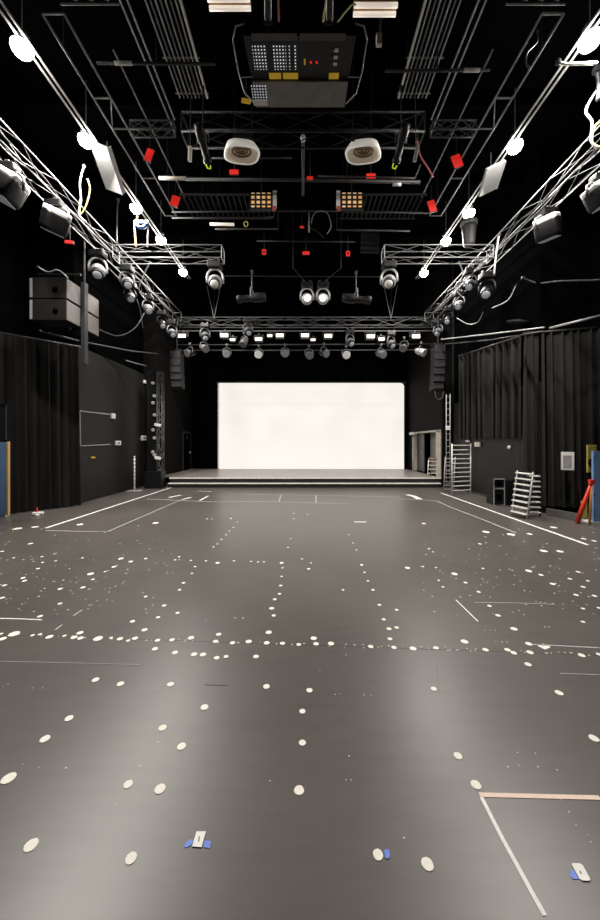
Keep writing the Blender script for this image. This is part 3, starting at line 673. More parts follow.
MB().tube([(-4.85,7.66,5.1),(-4.85,7.66,6.1)],.02,6).build('hanger','dpipe',t)
moving_head(W(98,271,8.2),(.2,-.5,-.8),'dark round moving light just above the hung left loudspeakers',1.1,'darkgrey','glass','pipe')
cable([(38,267,7.1),(48,272,7.1),(58,270,7.1),(68,278,7.1)],.014,'pipe','tangled pale cable on top of the left loudspeakers')

# line arrays
def line_array(c, n, sg, label):
    t=thing('line_array_speaker',label,'line array',tuple(c))
    for k in range(n):
        z=c.z-k*.25; tilt=-.03*k
        MB().box((c.x,c.y+.02*k*k*.3,z),(.36,.40,.245),(tilt,0,0),.01).build('cabinet','darkgrey',t)
    MB().box2((c.x-.2,c.y-.15,c.z+.14),(c.x+.2,c.y+.15,c.z+.2)).build('fly_frame','blackmetal',t)
    MB().tube([(c.x,c.y,c.z+.2),(c.x,c.y,c.z+1.2)],.015,6).build('chain','dpipe',t)
    if sg>0: MB().tube([(c.x-.12,c.y,c.z-n*.25+.1),(c.x-.08,c.y,c.z-n*.25-.12),(c.x+.03,c.y,c.z-n*.25-.22),(c.x+.15,c.y,c.z-n*.25-.15),(c.x+.2,c.y,c.z-n*.25+.08)],.014,6).build('cable_loop','dalu',t)
line_array(W(438,350,11.9),6,1,'tall curved line array speaker hanging at the right of the stage')
line_array(W(177,356,12.2),5,-1,'tall dark line array speaker hanging at the left of the stage')

# lamp column at left tower
t=thing('lamp_column','dark upright column of small lamps beside the left truss tower','lamp column',(-5.62,12.1,0))
MB().box2((-5.52,12.2,.35),(-5.2,12.3,4.15)).build('back_board','blackmetal',t)
for k,py in enumerate((383,396,403,415,430,438,452,455)):
    c=W(153+(k%2)*1.5,py,12.15); MB().lathe([(.02,-.05),(.055,-.04),(.06,.03),(.045,.03)],c,aim((.2,-1,0)),10).build('lamp_head','pipe',t,True)
MB().box2((-5.55,12.05,0),(-4.95,12.45,.60),.03).build('base_case','blackmetal',t)
for (px,py,d,lab) in ((158,425,12.1,'upper'),(158,458,12.1,'lower')):
    c=W(px,py,d); MB().box(c+Vector((0,-.02,0)),(.22,.06,.10),(0,.2,0),.015).build('clamp','white',TWL)['label']='white clamp on the tower, %s one'%lab
TWR=ladder('truss_tower',(4.92,11.85,.03),(5.05,11.85,.03),3.25,(0,0,0),15,'alu','narrow silver ladder tower standing at the right end of the stage','truss tower',.014)
c=W(448,428,11.8); MB().box(c,(.14,.08,.14),None,.015).build('clamp','white',TWR)['label']='white clamp on the tower'

# ================================================================ CURTAINS
def drape(a, b, z0, z1, folds, amp, m, label, name='stage_curtain', seed=1, sway=0., sub=None, hem=None):
    rnd=random.Random(seed); a=Vector(a); b=Vector(b); t=(b-a); L=t.length; t.normalize(); s=Vector((-t.y,t.x,0))
    n=folds*14; rows=14; vs=[]; fs=[]
    ph=[rnd.uniform(-.9,.9) for _ in range(folds+2)]; am=[rnd.uniform(.45,1.25) for _ in range(folds+2)]
    for j in range(rows+1):
        v=j/rows
        for i in range(n+1):
            u=i/n; k=u*folds; ki=int(min(k,folds-1)); fr=k-ki
            A=am[ki]*(1-fr)+am[ki+1]*fr; P=ph[ki]*(1-fr)+ph[ki+1]*fr
            open_=.55+.45*(1-v)
            off=amp*A*open_*(2*abs(math.sin(PI*k+P*.5))**.55-1)+amp*.18*math.sin(4.7*PI*k+P)*(1-v*.5)
            lat=amp*.6*math.cos(2*PI*k+P)*open_ + sway*(1-v)*math.sin(3*u+2*P)
            zz=z0+(z1(u) if callable(z1) else z1)*v-z0*v
            if hem and j==0: zz+=hem*math.sin(2*PI*k+P)
            p=a+t*(L*u+lat)+s*off; vs.append((p.x,p.y,zz))
    for j in range(rows):
        for i in range(n): q=j*(n+1)+i; fs.append((q,q+1,q+n+2,q+n+1))
    th=thing(name,label,'curtain',tuple((a+b)/2+Vector((0,0,z0))))
    MB().add(vs,fs).build('cloth',m,th,True)
    zt=[(z1(u) if callable(z1) else z1) for u in (0,1)]
    MB().tube([(a.x,a.y,zt[0]+.02),(b.x,b.y,zt[1]+.02)],.03,8).build('heading_rail','dpipe',th,True)
    return th
drape((-5.74,8.88,0),(-6.85,7.66,0),.03,4.05,8,.14,'curtain','tall black pleated curtain hanging floor length by the left wall',seed=3)
drape((5.24,11.6,0),(5.22,8.3,0),1.72,lambda u:4.5-.36*u,10,.15,'curtain2','short charcoal curtain hung high on the right wall, ending above the floor',seed=5,sway=.03)
drape((5.10,8.0,0),(6.45,7.55,0),.16,lambda u:4.12-.02*u,8,.13,'curtain2','tall black pleated curtain at the right edge near the steel box',seed=8)
tag(MB().box2((5.15,6.6,0),(5.62,7.75,.15)).build('curtain_plinth','midgrey'),'low grey plinth under the tall right curtain','plinth') if False else None
c0=FL(546,515.5); c1=FL(577,521.5)
pl=MB(); u=(c1-c0).normalized(); s=Vector((u.y,-u.x,0))*-.06
pl.add([c0,c1,c1+s,c0+s,c0+Vector((0,0,.16)),c1+Vector((0,0,.16)),c1+s+Vector((0,0,.16)),c0+s+Vector((0,0,.16))],[(0,1,2,3),(4,5,6,7),(0,1,5,4),(1,2,6,5),(2,3,7,6),(3,0,4,7)])
tag(pl.build('curtain_plinth','plinth'),'low grey plinth under the tall right curtain','plinth')
# curtain tracks / pipes
def rail(pts,r,m,lab): return tag(MB().tube([W(*p) for p in pts],r,8).build('curtain_rail',m,None,True),lab,'rail')
rail([(603,315,6.75),(575,322,6.8),(550,328,7.35)],.025,'pipe','bright rail along the top of the tall right curtain')
rail([(544,327.5,7.15),(490,334,8.9),(441,339.5,11.6)],.018,'pipe','long pale pipe running from the right curtain to the stage truss')
rail([(544,331.5,7.15),(490,340,8.9),(437,345,12.5)],.018,'dpipe','lower dark pipe under the long pale right pipe')
rail([(40,331,7.2),(79,341,9.2),(130,351,11.0),(158,354,11.8)],.025,'dpipe','long dark pipe running from the left curtain to the stage')
rail([(79,347,9.15),(110,356,10.9),(146,366,12.6)],.018,'pipe','thin grey pipe along the top of the left wall panel')
c=W(518,323,8.4)
tag(MB().lathe([(.001,0),(.24,.0),(.26,.03),(.12,.07),(.02,.09)],c,aim((.1,-.3,1)),20).build('disc_lamp','darkgrey',None,True),'dark flat disc lamp lying above the long pale right pipe','lamp')

# ================================================================ LEFT WALL ITEMS
def wallL(px,py): 
    d=XD(px,WL); return Vector((WL,d,H+(CY-py)*d/F))
q=[wallL(*p) for p in ((79.5,411),(80,446),(110,444.5),(109,414.5))]
t=thing('outline_frame','thin white open rectangle of trunking fixed on the left wall','wall frame',tuple(q[1]))
for a,b in ((q[0],q[1]),(q[1],q[2]),(q[0],q[3])):
    e=Vector((.012,0,0)); MB().tube([a+e,b+e],.016,4).build('bar','pipe',t)
def plate(px,py,w,h,label,m='white',name='wall_socket',cat='socket',dot=True):
    c=wallL(px,py); t=thing(name,label,cat,tuple(c))
    MB().box(c+Vector((.03,0,0)),(.06,w,h),None,.015).build('cover',m,t)
    if dot: MB().box(c+Vector((.063,0,0)),(.008,w*.35,h*.3)).build('centre_slot','midgrey',t)
plate(112,416,.20,.16,'white wall lamp at the upper right of the outline frame on the left wall','white','wall_lamp','wall lamp',False)
plate(117,443,.28,.14,'oval white wall socket below the wall lamp on the left wall')
plate(143,438,.34,.18,'white wall socket furthest along the left wall')
plate(144.5,382,.20,.12,'small white lamp high at the far end of the left wall','white','wall_lamp','wall lamp',False)
plate(92,457.5,.12,.045,'tiny yellow plate low on the left wall below the outline frame','label','wall_plate','plate',False)
# white pole
b=FL(134.5,491.5); 
t=thing('marker_pole','slim white striped pole on a flat foot near the left wall','pole',tuple(b))
top=1.6-(456-443)*b.y/F
MB().box(b+Vector((0,0,.02)),(.44,.28,.03),None,.008).build('foot','pipe',t)
MB().tube([b,b+Vector((0,0,top))],.025,8).build('pole','white',t,True)
for k in range(9): MB().lathe([(.026,0),(.030,.01),(.030,.04),(.026,.05)],b+Vector((0,0,.1+k*.125)),None,8).build('band','pipe',t)
# small red white item
b=FL(38,515)
t=thing('floor_plug','small white floor fitting with a red stub by the left curtain','fitting',tuple(b))
MB().box(b+Vector((0,0,.04)),(.20,.12,.05),(0,.0,.3),.015).build('base','white',t)
MB().box(b+Vector((.05,-.1,.02)),(.06,.08,.035),None,.01).build('plug','white',t)
MB().tube([b+Vector((-.03,0,.06)),b+Vector((-.02,0,.17))],.016,8).build('red_stub','redpaint',t)
# blue board left
b=FL(8,516.5)
t=thing('blue_board','tall blue board with a wooden edge standing at the left picture edge','board',tuple(b))
MB().box2((b.x-.9,b.y,0.03),(b.x-.035,b.y+.05,1.62)).build('panel','blue',t)
MB().box2((b.x-.035,b.y-.005,0.02),(b.x,b.y+.055,1.63)).build('wood_edge','wood',t)
MB().box2((b.x-.06,b.y-.02,0),(b.x-.02,b.y+.06,.03)).build('foot','white',t)
b=W(5.5,440,7.5)
t=thing('grey_board','dark grey flat panel hung above the blue board at the left edge','panel',(b.x-.4,b.y,b.z))
MB().box2((b.x-.9,b.y,b.z),(b.x,b.y+.04,b.z+.75)).build('panel_face','darkgrey',t)
MB().box2((b.x-.9,b.y-.01,b.z+.75),(b.x+.01,b.y+.05,b.z+.78)).build('top_edge','blackmetal',t)

# ================================================================ RIGHT SIDE ITEMS
# wall bars
a=FL(452,494.5); b=FL(469,493.2); b=Vector((5.33,a.y+.25,0))
hh=H-(443.5-443)*a.y/F
ladder('scaffold_frame',a,b,1.58,(0,0,0),11,'conduit','pale scaffold frame with many rungs against the right wall, nearer one','scaffold',.020)
a=FL(444,491); b=FL(452,492)
ladder('scaffold_frame',Vector((4.57,11.22,0)),Vector((4.86,11.15,0)),1.15,(.06,0,0),9,'alu','pale scaffold frame at the stage corner, behind the nearer frame','scaffold',.015)
# wall fixtures right
def wallR(px,py):
    d=XD(px,WR); return Vector((WR,d,H+(CY-py)*d/F))
c=wallR(479,444.5); tag(MB().box(c+Vector((-.04,0,0)),(.06,.30,.14),None,.015).build('exit_sign','cream'),'small pale green-white sign under the short right curtain','sign')
c=wallR(469,441); tag(MB().box(c+Vector((-.04,0,0)),(.06,.22,.06),None,.012).build('wall_lamp','white'),'small white wall lamp left of the pale sign on the right wall','wall lamp')
c=wallR(510,447.5); tag(MB().lathe([(.055,0),(.06,.02),(.04,.05),(.001,.06)],c,aim((-1,0,0)),14).build('wall_lamp','white',None,True),'round white wall lamp above the dark cases on the right wall','wall lamp')
struct('baseboard_right', MB().box2((WR-.02,8.6,0),(WR,11.4,.06)), 'midgrey')
# flight cases
def case(x,y,z,w,dp,h,label):
    t=thing('flight_case',label,'case',(x+w/2,y+dp/2,z))
    MB().box2((x+.012,y+.012,z+.004),(x+w-.012,y+dp-.012,z+h-.004)).build('body','blackmetal',t)
    e=.012
    fr=MB()
    MB().tube([(x,y,z+e),(x+w,y,z+e),(x+w,y,z+h-e),(x,y,z+h-e)],.014,6,True).build('front_rim','pipe',t)
    MB().box((x+w/2,y+.008,z+h/2),(w*.5,.012,h*.35),None,.004).build('recess','black',t)
p=FL(494,505.5)
case(p.x,p.y,0,.27,.4,.42,'small black flight case with grey rim, lower of the stacked pair')
case(p.x,p.y,.425,.27,.4,.26,'small black flight case with grey rim, upper of the stacked pair')
t=thing('road_trunk','large black trunk standing right of the two stacked cases','trunk',(p.x+.42,p.y+.15,0))
MB().box2((p.x+.29,p.y-.05,.03),(p.x+.46,p.y+.42,.66),.012).build('body','blackmetal',t)
MB().box2((p.x+.285,p.y-.055,.62),(p.x+.465,p.y+.425,.655)).build('lid','darkgrey',t)
for q_ in (.32,.43): MB().box2((p.x+q_-.02,p.y+.0,0),(p.x+q_+.02,p.y+.05,.03)).build('foot','midgrey',t)
# step units
a=FL(511.5,515.5); b=FL(527,519.5)
ladder('step_unit',a,b,.98,(.22,.14,0),8,'alu','leaning step unit with wide white treads, front of the two by the right curtain','steps',.016,.11,'white')
a2=FL(529,516.3); b2=FL(540,516.6)
ladder('step_unit',a2,b2,.92,(.0,.02,0),8,'darkgrey','dark framed step unit with white treads, behind the front one','steps',.016,.10,'white')
# steel box on the curtain
c=W(567.5,461,7.5)
t=thing('control_cabinet','brushed steel control box mounted in front of the tall right curtain','control box',tuple(c))
MB().box(c,(.22,.12,.39),(0,0,-.5),.01).build('housing','white',t)
R=Euler((0,0,-.5)).to_matrix()
MB().box(c+R@Vector((-.015,-.064,-.01)),(.15,.012,.27),(0,0,-.5),.004).build('door','pipe',t)
MB().box(c+R@Vector((.095,-.064,.0)),(.02,.014,.33),(0,0,-.5)).build('hinge_strip','cream',t)
MB().box(c+R@Vector((0,.09,.05)),(.10,.08,.10),(0,0,-.5)).build('mount_bracket','midgrey',t)
# yellow / blue boards, red trestle
y0=FL(588,521.5)
t=thing('yellow_board','yellow green painted board with a dark figure shape behind the red trestle','board',(y0.x+.08,y0.y+.25,0))
bb=MB(); xx=W(582,500,y0.y+.2).x; 
MB().box2((xx,y0.y+.2,.02),(xx+.11,y0.y+.23,.38)).build('lower_panel','yellow',t)
x2=W(587.5,460,y0.y+.2).x
MB().box2((x2,y0.y+.2,.98),(x2+.20,y0.y+.23,1.56),.012).build('upper_panel','yellow',t)
MB().box2((x2+.02,y0.y+.21,.30),(x2+.18,y0.y+.23,1.0)).build('dark_middle','blackmetal',t)
cc=W(592,463,y0.y+.18); MB().lathe([(.001,-.10),(.05,-.07),(.065,0),(.05,.07),(.001,.10)],cc,None,12).build('dark_patch','black',t,True)
MB().lathe([(.001,-.05),(.03,-.03),(.035,0),(.03,.03),(.001,.05)],cc+Vector((.02,-.05,-.03)),None,10).build('red_patch','redpaint',t,True)
f1=FL(577,523.5); top=W(591.5,482,6.72)
t=thing('red_trestle','red and orange trestle leaning beside the blue board at right','trestle',tuple(f1))
MB().tube([f1+Vector((0,0,.02)),f1*.55+top*.45,top],[.045,.04,.022],8).build('red_leg','redpaint',t,True)
MB().tube([FL(589.5,524.5),top],.022,8).build('orange_leg','orange',t,True)
MB().box(top,(.09,.06,.10),None,.015).build('top_block','redpaint',t)
b=FL(593.5,523)
t=thing('blue_board','tall blue board standing at the right picture edge','board',(b.x+.4,b.y,0))
MB().box2((b.x,b.y,.03),(b.x+.75,b.y+.05,1.44)).build('panel','blue',t)
for z in (.55,.85,1.3): MB().box2((b.x+.0,b.y-.006,z),(b.x+.03,b.y+.0,z+.02)).build('fixing','blackmetal',t)
MB().box2((b.x-.10,b.y+.0,0),(b.x+.25,b.y+.2,.03)).build('foot','white',t)

# ================================================================ WING (through the side opening)
t=thing('open_door','grey door leaf standing open in the right stage opening','door',(5.3,15.2,SH))
yA,yB=XD(424.5,5.22),XD(415.5,5.22)
MB().box2((5.20,yA,SH+.01),(5.24,yB,OZ-.05)).build('leaf','midgrey',t)
MB().box((5.18,yA+.15,1.2),(.05,.12,.04)).build('handle','alu',t)
drape((5.75,14.7,0),(5.75,13.3,0),SH+.01,2.5,6,.05,'curtain','dark curtain behind the right stage opening',seed=11)
t=thing('wing_panel','tall grey flat leaning behind the right stage opening','flat',(5.5,13.9,SH))
y2,y3=XD(437,5.45),XD(430.5,5.45)
MB().box2((5.44,y2,SH),(5.48,y3,2.3)).build('face','projgrey',t)
MB().box2((5.42,y2-.04,SH),(5.46,y2,2.3)).build('edge_batten','brown',t)
a=Vector((4.72,13.55,SH)); 
ladder('step_ladder',W(427.5,480,12.9).xy.to_3d()+Vector((0,0,SH)),W(437,480,12.9).xy.to_3d()+Vector((0,0,SH)),.62,(.08,.1,0),4,'white','small white step ladder in the right stage opening','step ladder',.016)
c=W(433,461,13.0); tag(MB().box((c.x+.0,13.02,SH+.665),(.26,.16,.07),None,.02).build('toolbag','brown'),'small reddish brown bag on top of the white step ladder','bag')
c=W(413.8,434,15.1)
t=thing('stand_lamp','white shaded lamp on a slim post left of the right stage opening','lamp',(4.84,15.1,SH))
MB().tube([(4.82,15.1,SH),(4.82,15.1,c.z)],.04,8).build('post','beige',t,True)
MB().lathe([(.04,-.05),(.16,-.04),(.18,.02),(.12,.07),(.001,.09)],(4.82,15.1,c.z),None,16).build('shade','white',t,True)

# ================================================================ FLOOR MARKS
dots=[ # px, py, width
(2,551.5,4),(13.7,558,3),(42,556.7,3),(42.5,562.5,3),(55.5,561,3),(82.5,558,3),(121,558.7,6),(130.7,561.7,5),(145.7,558.7,4),(113.7,567,5),(38,568.7,4),(90.5,574,7),(105,571.7,3),(93,579.5,4),(23,578,5),(24.5,581,5),(4.5,585.5,5),(2,598,5),(60,589,5),(83,587.5,5),(60,603.7,5),(40,616.5,6),(132.5,621.5,6),(144.5,630,6),(145.7,596.7,4),
(17.5,528.7,9),(35,527,7),(80,524.5,7),(30.5,543.7,5),(155.5,523,7),
(1,634,4),(2.5,639,7),(14,634,10),(32.5,635.5,4),(40,634.5,4),(49.5,637,7),(64.5,636,3),(74,637.5,6.5),(80,633,6.5),(80.5,638.3,6),(98,638.7,9),(111,638,3),(120,639,6),(128,640.8,4),(135,638.5,6),
(95.5,680,7),(120.5,684,7),(69,718.5,8),
(164,605.7,5),(177.5,613,5),(158,617.5,5),(179.5,590,4),(279.5,594,4),(274.7,599.5,4.5),(271.7,608.5,6),(273.7,615.7,5),(268.7,632.5,6.5),
(157.5,640.5,5.5),(172,640,5.5),(191,638,6.5),(218.7,634.5,5.5),(215.5,641.5,5.5),(232.5,643,5.5),(248.7,641.7,6.5),(266.7,643,6),(282.5,643.5,5.5),(298.7,644.7,5),(155,649,6),(175,652.7,6),(194,654.5,6.5),(203,654.7,6.5),(216.7,658,6),(226,656.7,5),(256,656.7,6),(170.5,684.5,7),(266.5,686.7,7),(204.5,707.5,8),
(373,590,4),(379.5,605,4.5),(396.7,610,4.5),(383.7,619.5,5),(389,629,5),(396.7,627.7,4.5),(390,639,5),(313.7,638.5,6.5),(316,644,6),(331,643.7,6.5),(370.7,646.7,5.5),(394,647.7,5.5),(413,648.7,7),(436,648,5.5),(309.5,690.5,6.5),(433.7,689,6),
(478.7,592,4.5),(489.5,606,5),(498,615.5,6),(576,595,5),(594.5,596,5),(583,608.7,4.5),(598.7,608,4.5),(583,622,4.5),(514,629,6.5),(464.5,641.7,7.5),(485.7,650,6),(507.5,650,6),(513.7,653,6),(528.7,644,6.5),(530,652.5,6.5),(528,664.5,6.5),(581.7,655.5,6.5),(599,654.5,5),(559,693,7.5),
(553.7,527.5,7),(583.7,539,5),(594,541,5),(511,534.5,9),(486,532,8),(529.5,534,6),(480,544,4),(543.7,551,8),(560,551.5,7),(454.5,574,7),(465.5,582.7,4.5),(528.7,571,7),(541,575,5),(552.5,584,5.5),(578,572,4.5),(570,579,4.5),(583,587,4.5),(588,581,3.5),(483,568.5,3),
(207,519,2.2),(212,519,2.2),(231,518.5,3),(237.5,522,2.2),(233.5,527.5,2.2),(229.5,531,2.2),(226,535,2.2),(221.5,539.5,2.2),(217.5,544,2.4),(213.5,547,2.4),(175,560,3),(179,557,3),(191,560.5,3),(206,561,3),(217.5,563,5),(234,561,3),(251,561.5,2.2),(258,562,2.2),(264,562,2.2),(281.7,563,5),(195,566.7,3),(192,573.5,3),(183.5,583,4),(179,590.5,4),(294,513.5,2.2),(293.7,519,2.2),(290.5,538.7,2.2),(288,547.5,2.6),(282.5,568,2.5),(281.7,576.5,3),(280.7,585.7,4),(279,594.6,4),
(302,559,3),(308.7,569,4),(311,563,2.2),(349,534.7,2.2),(353,543,2.4),(356.5,550,2.4),(361.7,565,4),(364.5,572.5,2.5),(368,581,3),(343,590,2.2),(407.5,568,6),(423,566.7,2.4),(428.7,549,2.4),(433,552,2.4),(436,567.7,2.4),(423.7,523.5,5),(438.7,580.5,2.4),(443,587,2.4),(307.5,514.5,2.2),
(162.5,728,8),(45,739,9.5),(181.5,746.5,9),(8.5,778.5,13),(128,784.5,9),(160,789,11),(31,845.5,13),(131,858.5,11.5),(299,790.5,10.5),(302.3,743,7.5),(302.3,711.5,6.5),(458,756,8.5),(476,785,10),(378,855,10.5),(427.5,864.5,12.5),(594,738.5,9)]
seen=[]; dd=[]
for p in dots:
    if any(abs(p[0]-q[0])<2 and abs(p[1]-q[1])<1.2 for q in seen): continue
    seen.append(p); dd.append(p)
def region(px,py):
    if py>660: return 'foreground'
    if py>=632: return 'row'
    if px<150: return 'far left floor'
    if px<245: return 'line left of centre'
    if px<330: return 'centre line'
    if px<420: return 'line right of centre'
    return 'far right floor'
byr={}
for p in dd: byr.setdefault(region(p[0],p[1]),[]).append(p)
rnd=random.Random(4)
for rg,lst in byr.items():
    lst.sort(key=(lambda p:p[0]) if rg=='row' else (lambda p:-p[1]))
    for i,(px,py,w) in enumerate(lst):
        c=FL(px,py); D=w*c.y/F*(.82 if py<625 else .95)
        D=max(.03,min(D,.16)) ; n=14
        rx=D/2*(1 if py>600 else 1.0); ry=D/2*(1 if py>600 else 1.15)
        a0=rnd.uniform(0,PI)
        vs=[]; 
        for z in (.0,.002):
            for k in range(n):
                a=2*PI*k/n; j=1+rnd.uniform(-.05,.05); vs.append((c.x+rx*j*math.cos(a),c.y+ry*j*math.sin(a),z+.0005))
        fs=[tuple(range(n)),tuple(range(n,2*n))]+[(k,(k+1)%n,n+(k+1)%n,n+k) for k in range(n)]
        if rg=='row': lab='cream tape dot, %s from the left in the dense row across the mid floor'%nth(i+1); g='tape dots in the mid floor row'
        elif rg=='foreground': lab=('cream tape dot in the foreground, %s to the camera'%('nearest' if i==0 else nth(i+1)+' nearest')); g='tape dots in the foreground'
        else: lab='cream tape dot on the %s, %s to the camera'%(rg,'nearest' if i==0 else nth(i+1)+' nearest'); g='tape dots on the '+rg
        tag(MB().add(vs,fs).build('tape_dot','tape'),lab,'tape dot',g)
def strip(pts,w,m,lab,name='tape_line',z=.002):
    P=[FL(*p) for p in pts]; vs=[]; fs=[]
    for i,p in enumerate(P):
        t=(P[min(i+1,len(P)-1)]-P[max(i-1,0)]).normalized(); s=Vector((-t.y,t.x,0))*w/2
        vs+= [p-s+Vector((0,0,.0004)),p+s+Vector((0,0,.0004)),p-s+Vector((0,0,z)),p+s+Vector((0,0,z))]
    for i in range(len(P)-1):
        a=i*4; b=a+4; fs+=[(a+2,a+3,b+3,b+2),(a,a+1,b+1,b),(a,a+2,b+2,b),(a+1,a+3,b+3,b+1)]
    fs+=[(0,1,3,2),(len(vs)-4,len(vs)-3,len(vs)-1,len(vs)-2)]
    return tag(MB().add(vs,fs).build(name,m),lab,'tape line')
strip([(46,528),(172,487.3)],.062,'whitetape','long white tape line along the left side of the floor')
strip([(441,493),(588,545)],.062,'whitetape','long white tape line along the right side of the floor')
strip([(46,530.5),(80,531.5),(108,531.5),(146,515),(183,499)],.03,'thintape','thin grey bent tape line inside the left white line')
strip([(147,499),(180,500.5),(216,502)],.05,'thintape','thin grey tape line crossing at the left stage front')
strip([(216,502),(262,501.5),(300,502.5),(350,504)],.04,'thintape','thin pale tape line across the floor, nearer of two by the stage')
strip([(242,494.3),(300,495),(400,497)],.04,'thintape','thin pale tape line across the floor, farther of two by the stage')
strip([(281,494.6),(279,502)],.035,'thintape','short pale cross tick left of centre by the stage')
strip([(316,495.5),(316,503)],.035,'thintape','short pale cross tick right of centre by the stage')
strip([(169,497.5),(181,495)],.09,'whitetape','short thick white tape stroke by the left stage corner, left one')
strip([(182,499.5),(191,497.5)],.08,'whitetape','short thick white tape stroke by the left stage corner, right one')
strip([(200,500.5),(208,496)],.06,'whitetape','short slanted white tape stroke right of the left stage corner')
strip([(198,491),(212,491.5)],.10,'thintape','pale smudged tape patch close to the left stage front')
strip([(407,494.7),(413,496),(420,499.3)],.16,'whitetape','curved thick white tape stroke by the right stage front')
strip([(397,499),(420,499.8),(437,501),(450,507),(484,520),(516,533)],.04,'thintape','thin grey bent tape line inside the right white line')
strip([(354,522),(366,522)],.05,'whitetape','short pale tape dash right of centre in the far floor')
strip([(0,618.5),(20,619),(42,620)],.014,'whitetape','thin pale tape line at the left edge above the dotted row')
strip([(475,602.5),(515,603),(555,604.5)],.010,'thintape','faint pale line on the right floor above the dotted row')
strip([(533,644.6),(570,646.5),(600,648)],.014,'thintape','thin pale line at the right end of the dotted row')
strip([(456,600),(478,621.5)],.012,'whitetape','thin diagonal white scratch line right of centre')
strip([(55,630),(62,625)],.016,'thintape','short faint diagonal dash at left above the dotted row')
strip([(73,616),(82,610)],.016,'thintape','short pale diagonal dash at left in the mid floor')
strip([(540.5,644.8),(548,648.6)],.075,'tape','square cream tape piece at the right of the dotted row')
strip([(479.5,795),(540,796.5),(600,798)],.020,'tantape','tan tape line running to the right edge in the foreground')
strip([(481.5,797.5),(502,838),(537,902),(545,916)],.0165,'whitetape','white tape line slanting to the bottom edge in the foreground')
strip([(0,634.5),(150,639.5),(300,645),(450,650),(600,655)],.007,'seam','long dark floor seam under the dotted row',name='floor_seam',z=.0008)
strip([(0,661.5),(70,663),(140,665)],.004,'thintape','faint pale seam line at left below the dotted row')
strip([(560,673.5),(600,675)],.006,'thintape','faint pale seam line at right below the dotted row')
strip([(205,684.8),(228,685.6)],.003,'seam','short dark scratch below the dotted row left of centre')
strip([(437,664),(438,680),(440,694)],.0025,'seam','dark upright scratch beside a dot right of centre')
# tagged floor plates
def fq(pts,name,m,lab=None,cat=None,parent=None,z=.004):
    P=[FL(*p) for p in pts]; n=len(P)
    vs=[p+Vector((0,0,.0005)) for p in P]+[p+Vector((0,0,z)) for p in P]
    o=MB().add(vs,[tuple(range(n)),tuple(range(n,2*n))]+[(k,(k+1)%n,n+(k+1)%n,n+k) for k in range(n)]).build(name,m,parent)
    if lab: tag(o,lab,cat)
    return o
c=FL(199,840); t=thing('floor_marker','white rectangular floor marker between two blue tapes in the foreground','floor marker',tuple(c))
fq([(196.5,832.2),(206,832.2),(201.5,848),(192,847.3)],'card','white',None,None,t)
fq([(198.8,837.5),(199.8,837.5),(199.3,842.5),(198.2,842.5)],'printed_mark','midgrey',None,None,t,.005)
fq([(184,847.5),(185.5,843),(191,839.5),(193.2,840.5),(191.5,845),(187,848)],'blue_tape','bluetape',None,None,t,.002)
fq([(204.3,841),(211,841.3),(209.8,849),(203.5,847.5)],'blue_tape','bluetape',None,None,t,.002)
c=FL(580,872); t=thing('floor_marker','white rounded floor marker with blue tape at the lower right','floor marker',tuple(c))
fq([(571.5,864.5),(573,864),(580,864.3),(583,866.5),(590.3,880),(589.5,881.8),(582.5,881.5),(579.5,879.5)],'card','white',None,None,t)
fq([(579.3,872),(580.5,872),(582,875),(580.8,875)],'printed_mark','midgrey',None,None,t,.005)
fq([(571,869),(574,871.5),(578.8,879.5),(573,879.5),(570,876)],'blue_tape','bluetape',None,None,t,.002)
fq([(384,851),(387,849.5),(389.5,851),(390,857),(388,859.8),(385.3,858.5)],'blue_tape_dot','bluetape','blue tape dot beside a cream dot at the bottom centre','tape dot',None,.003)
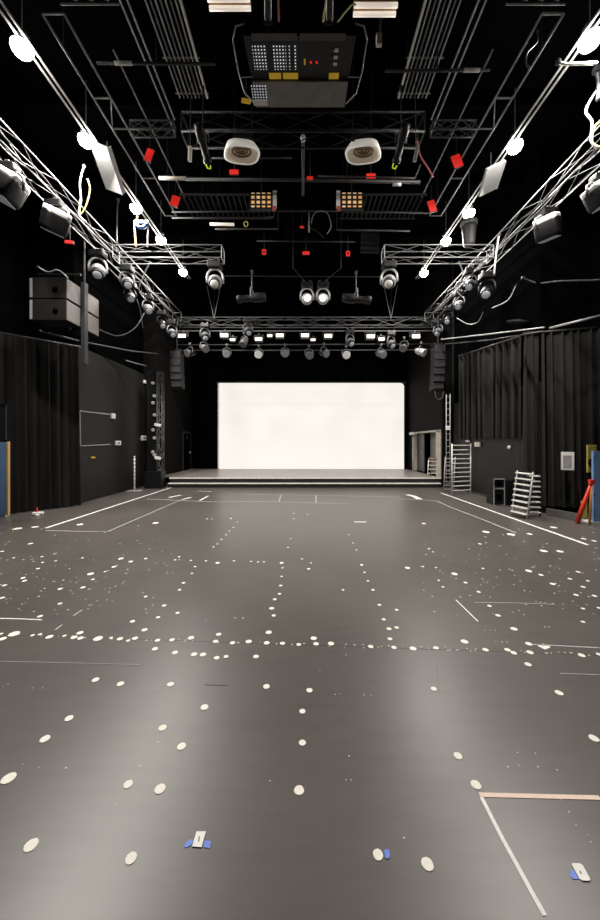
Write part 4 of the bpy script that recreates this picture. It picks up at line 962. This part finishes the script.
# specks: countless paint flecks
sp=MB(); rs=random.Random(21)
spk=[(3,687),(8,684.5),(32.5,688),(42.5,688),(346,655*1.0),(335,694.5),(340,694),(364,695),(371,695.5),(320,671),(485,630),(490,630),(495,630.5),(496,642),(502,642),(507,642),(559,652),(565,652.7),(572,653),(521,651),(476,649),(467,648.5),(545,627),(549,627),(235,618),(243,618),(206,620),(346,644.3),(354.5,645),(363,644.7),(389,646),(402.5,645.7),(421,646.7),(445.5,647),(304,643.5),(92,605),(97,601),(100,606),(105,589),(110,588),(109,592),(88,609),(23,764),(39,767.5),(66,768),(140,766),(270,781),(349,756),(346,780),(351,780),(404,838),(508,767),(519,765.5),(517.5,752.5),(535.5,753.5),(538,767),(557,770),(561,800),(569,812),(576,825),(588,835),(591,842),(115,804),(158,742)]
for _ in range(230):
    left=rs.random()<.5
    px=rs.uniform(0,180) if left else rs.uniform(420,600); py=rs.uniform(525,615)
    spk.append((px,py))
for _ in range(60): spk.append((rs.uniform(0,600),634.5+0))
for px,py in spk:
    if py==634.5: py=634.5+px*.0341+rs.uniform(-1,1)
    c=FL(px,py); r=min(.014,.8*c.y/F) * (rs.uniform(.5,1.1)); n=5
    sp.add([(c.x+r*1.3*math.cos(2*PI*k/n),c.y+r*1.3*math.sin(2*PI*k/n),.0012) for k in range(n)],[tuple(range(n))])
tag(sp.build('paint_flecks','specks'),'countless tiny pale paint flecks scattered over the dark floor','paint flecks',None,'stuff')

# ================================================================ LIGHT, WORLD, CAMERA
def area(name,loc,tgt,sx,sy,e,col):
    L=bpy.data.lights.new(name,'AREA'); L.shape='RECTANGLE'; L.size=sx; L.size_y=sy; L.energy=e; L.color=col
    o=bpy.data.objects.new(name,L); C.objects.link(o); o.location=loc
    o.rotation_euler=(Vector(tgt)-Vector(loc)).to_track_quat('-Z','Y').to_euler(); o['kind']='helper'; return o
#area('stage_wash',(.35,12.9,5.6),(.35,16.5,1.9),7,.3,45,(1,.93,.84))
w=bpy.data.worlds.new('World'); SC.world=w; w.use_nodes=True
w.node_tree.nodes['Background'].inputs[0].default_value=(.9,.95,1,1); w.node_tree.nodes['Background'].inputs[1].default_value=.01
cam=bpy.data.cameras.new('camera'); co=bpy.data.objects.new('camera',cam); C.objects.link(co)
co.location=(0,0,H); co.rotation_euler=(PI/2,0,0)
cam.sensor_width=36; cam.sensor_fit='AUTO'; cam.lens=F/920*36
cam.shift_x=(300-CX)/920; cam.shift_y=(CY-460)/920; cam.clip_start=.05; cam.clip_end=100
SC.camera=co
SC.view_settings.view_transform='Standard'; SC.view_settings.look='None'
SC.cycles.use_denoising=True
SC.cycles.max_bounces=5; SC.cycles.sample_clamp_indirect=4
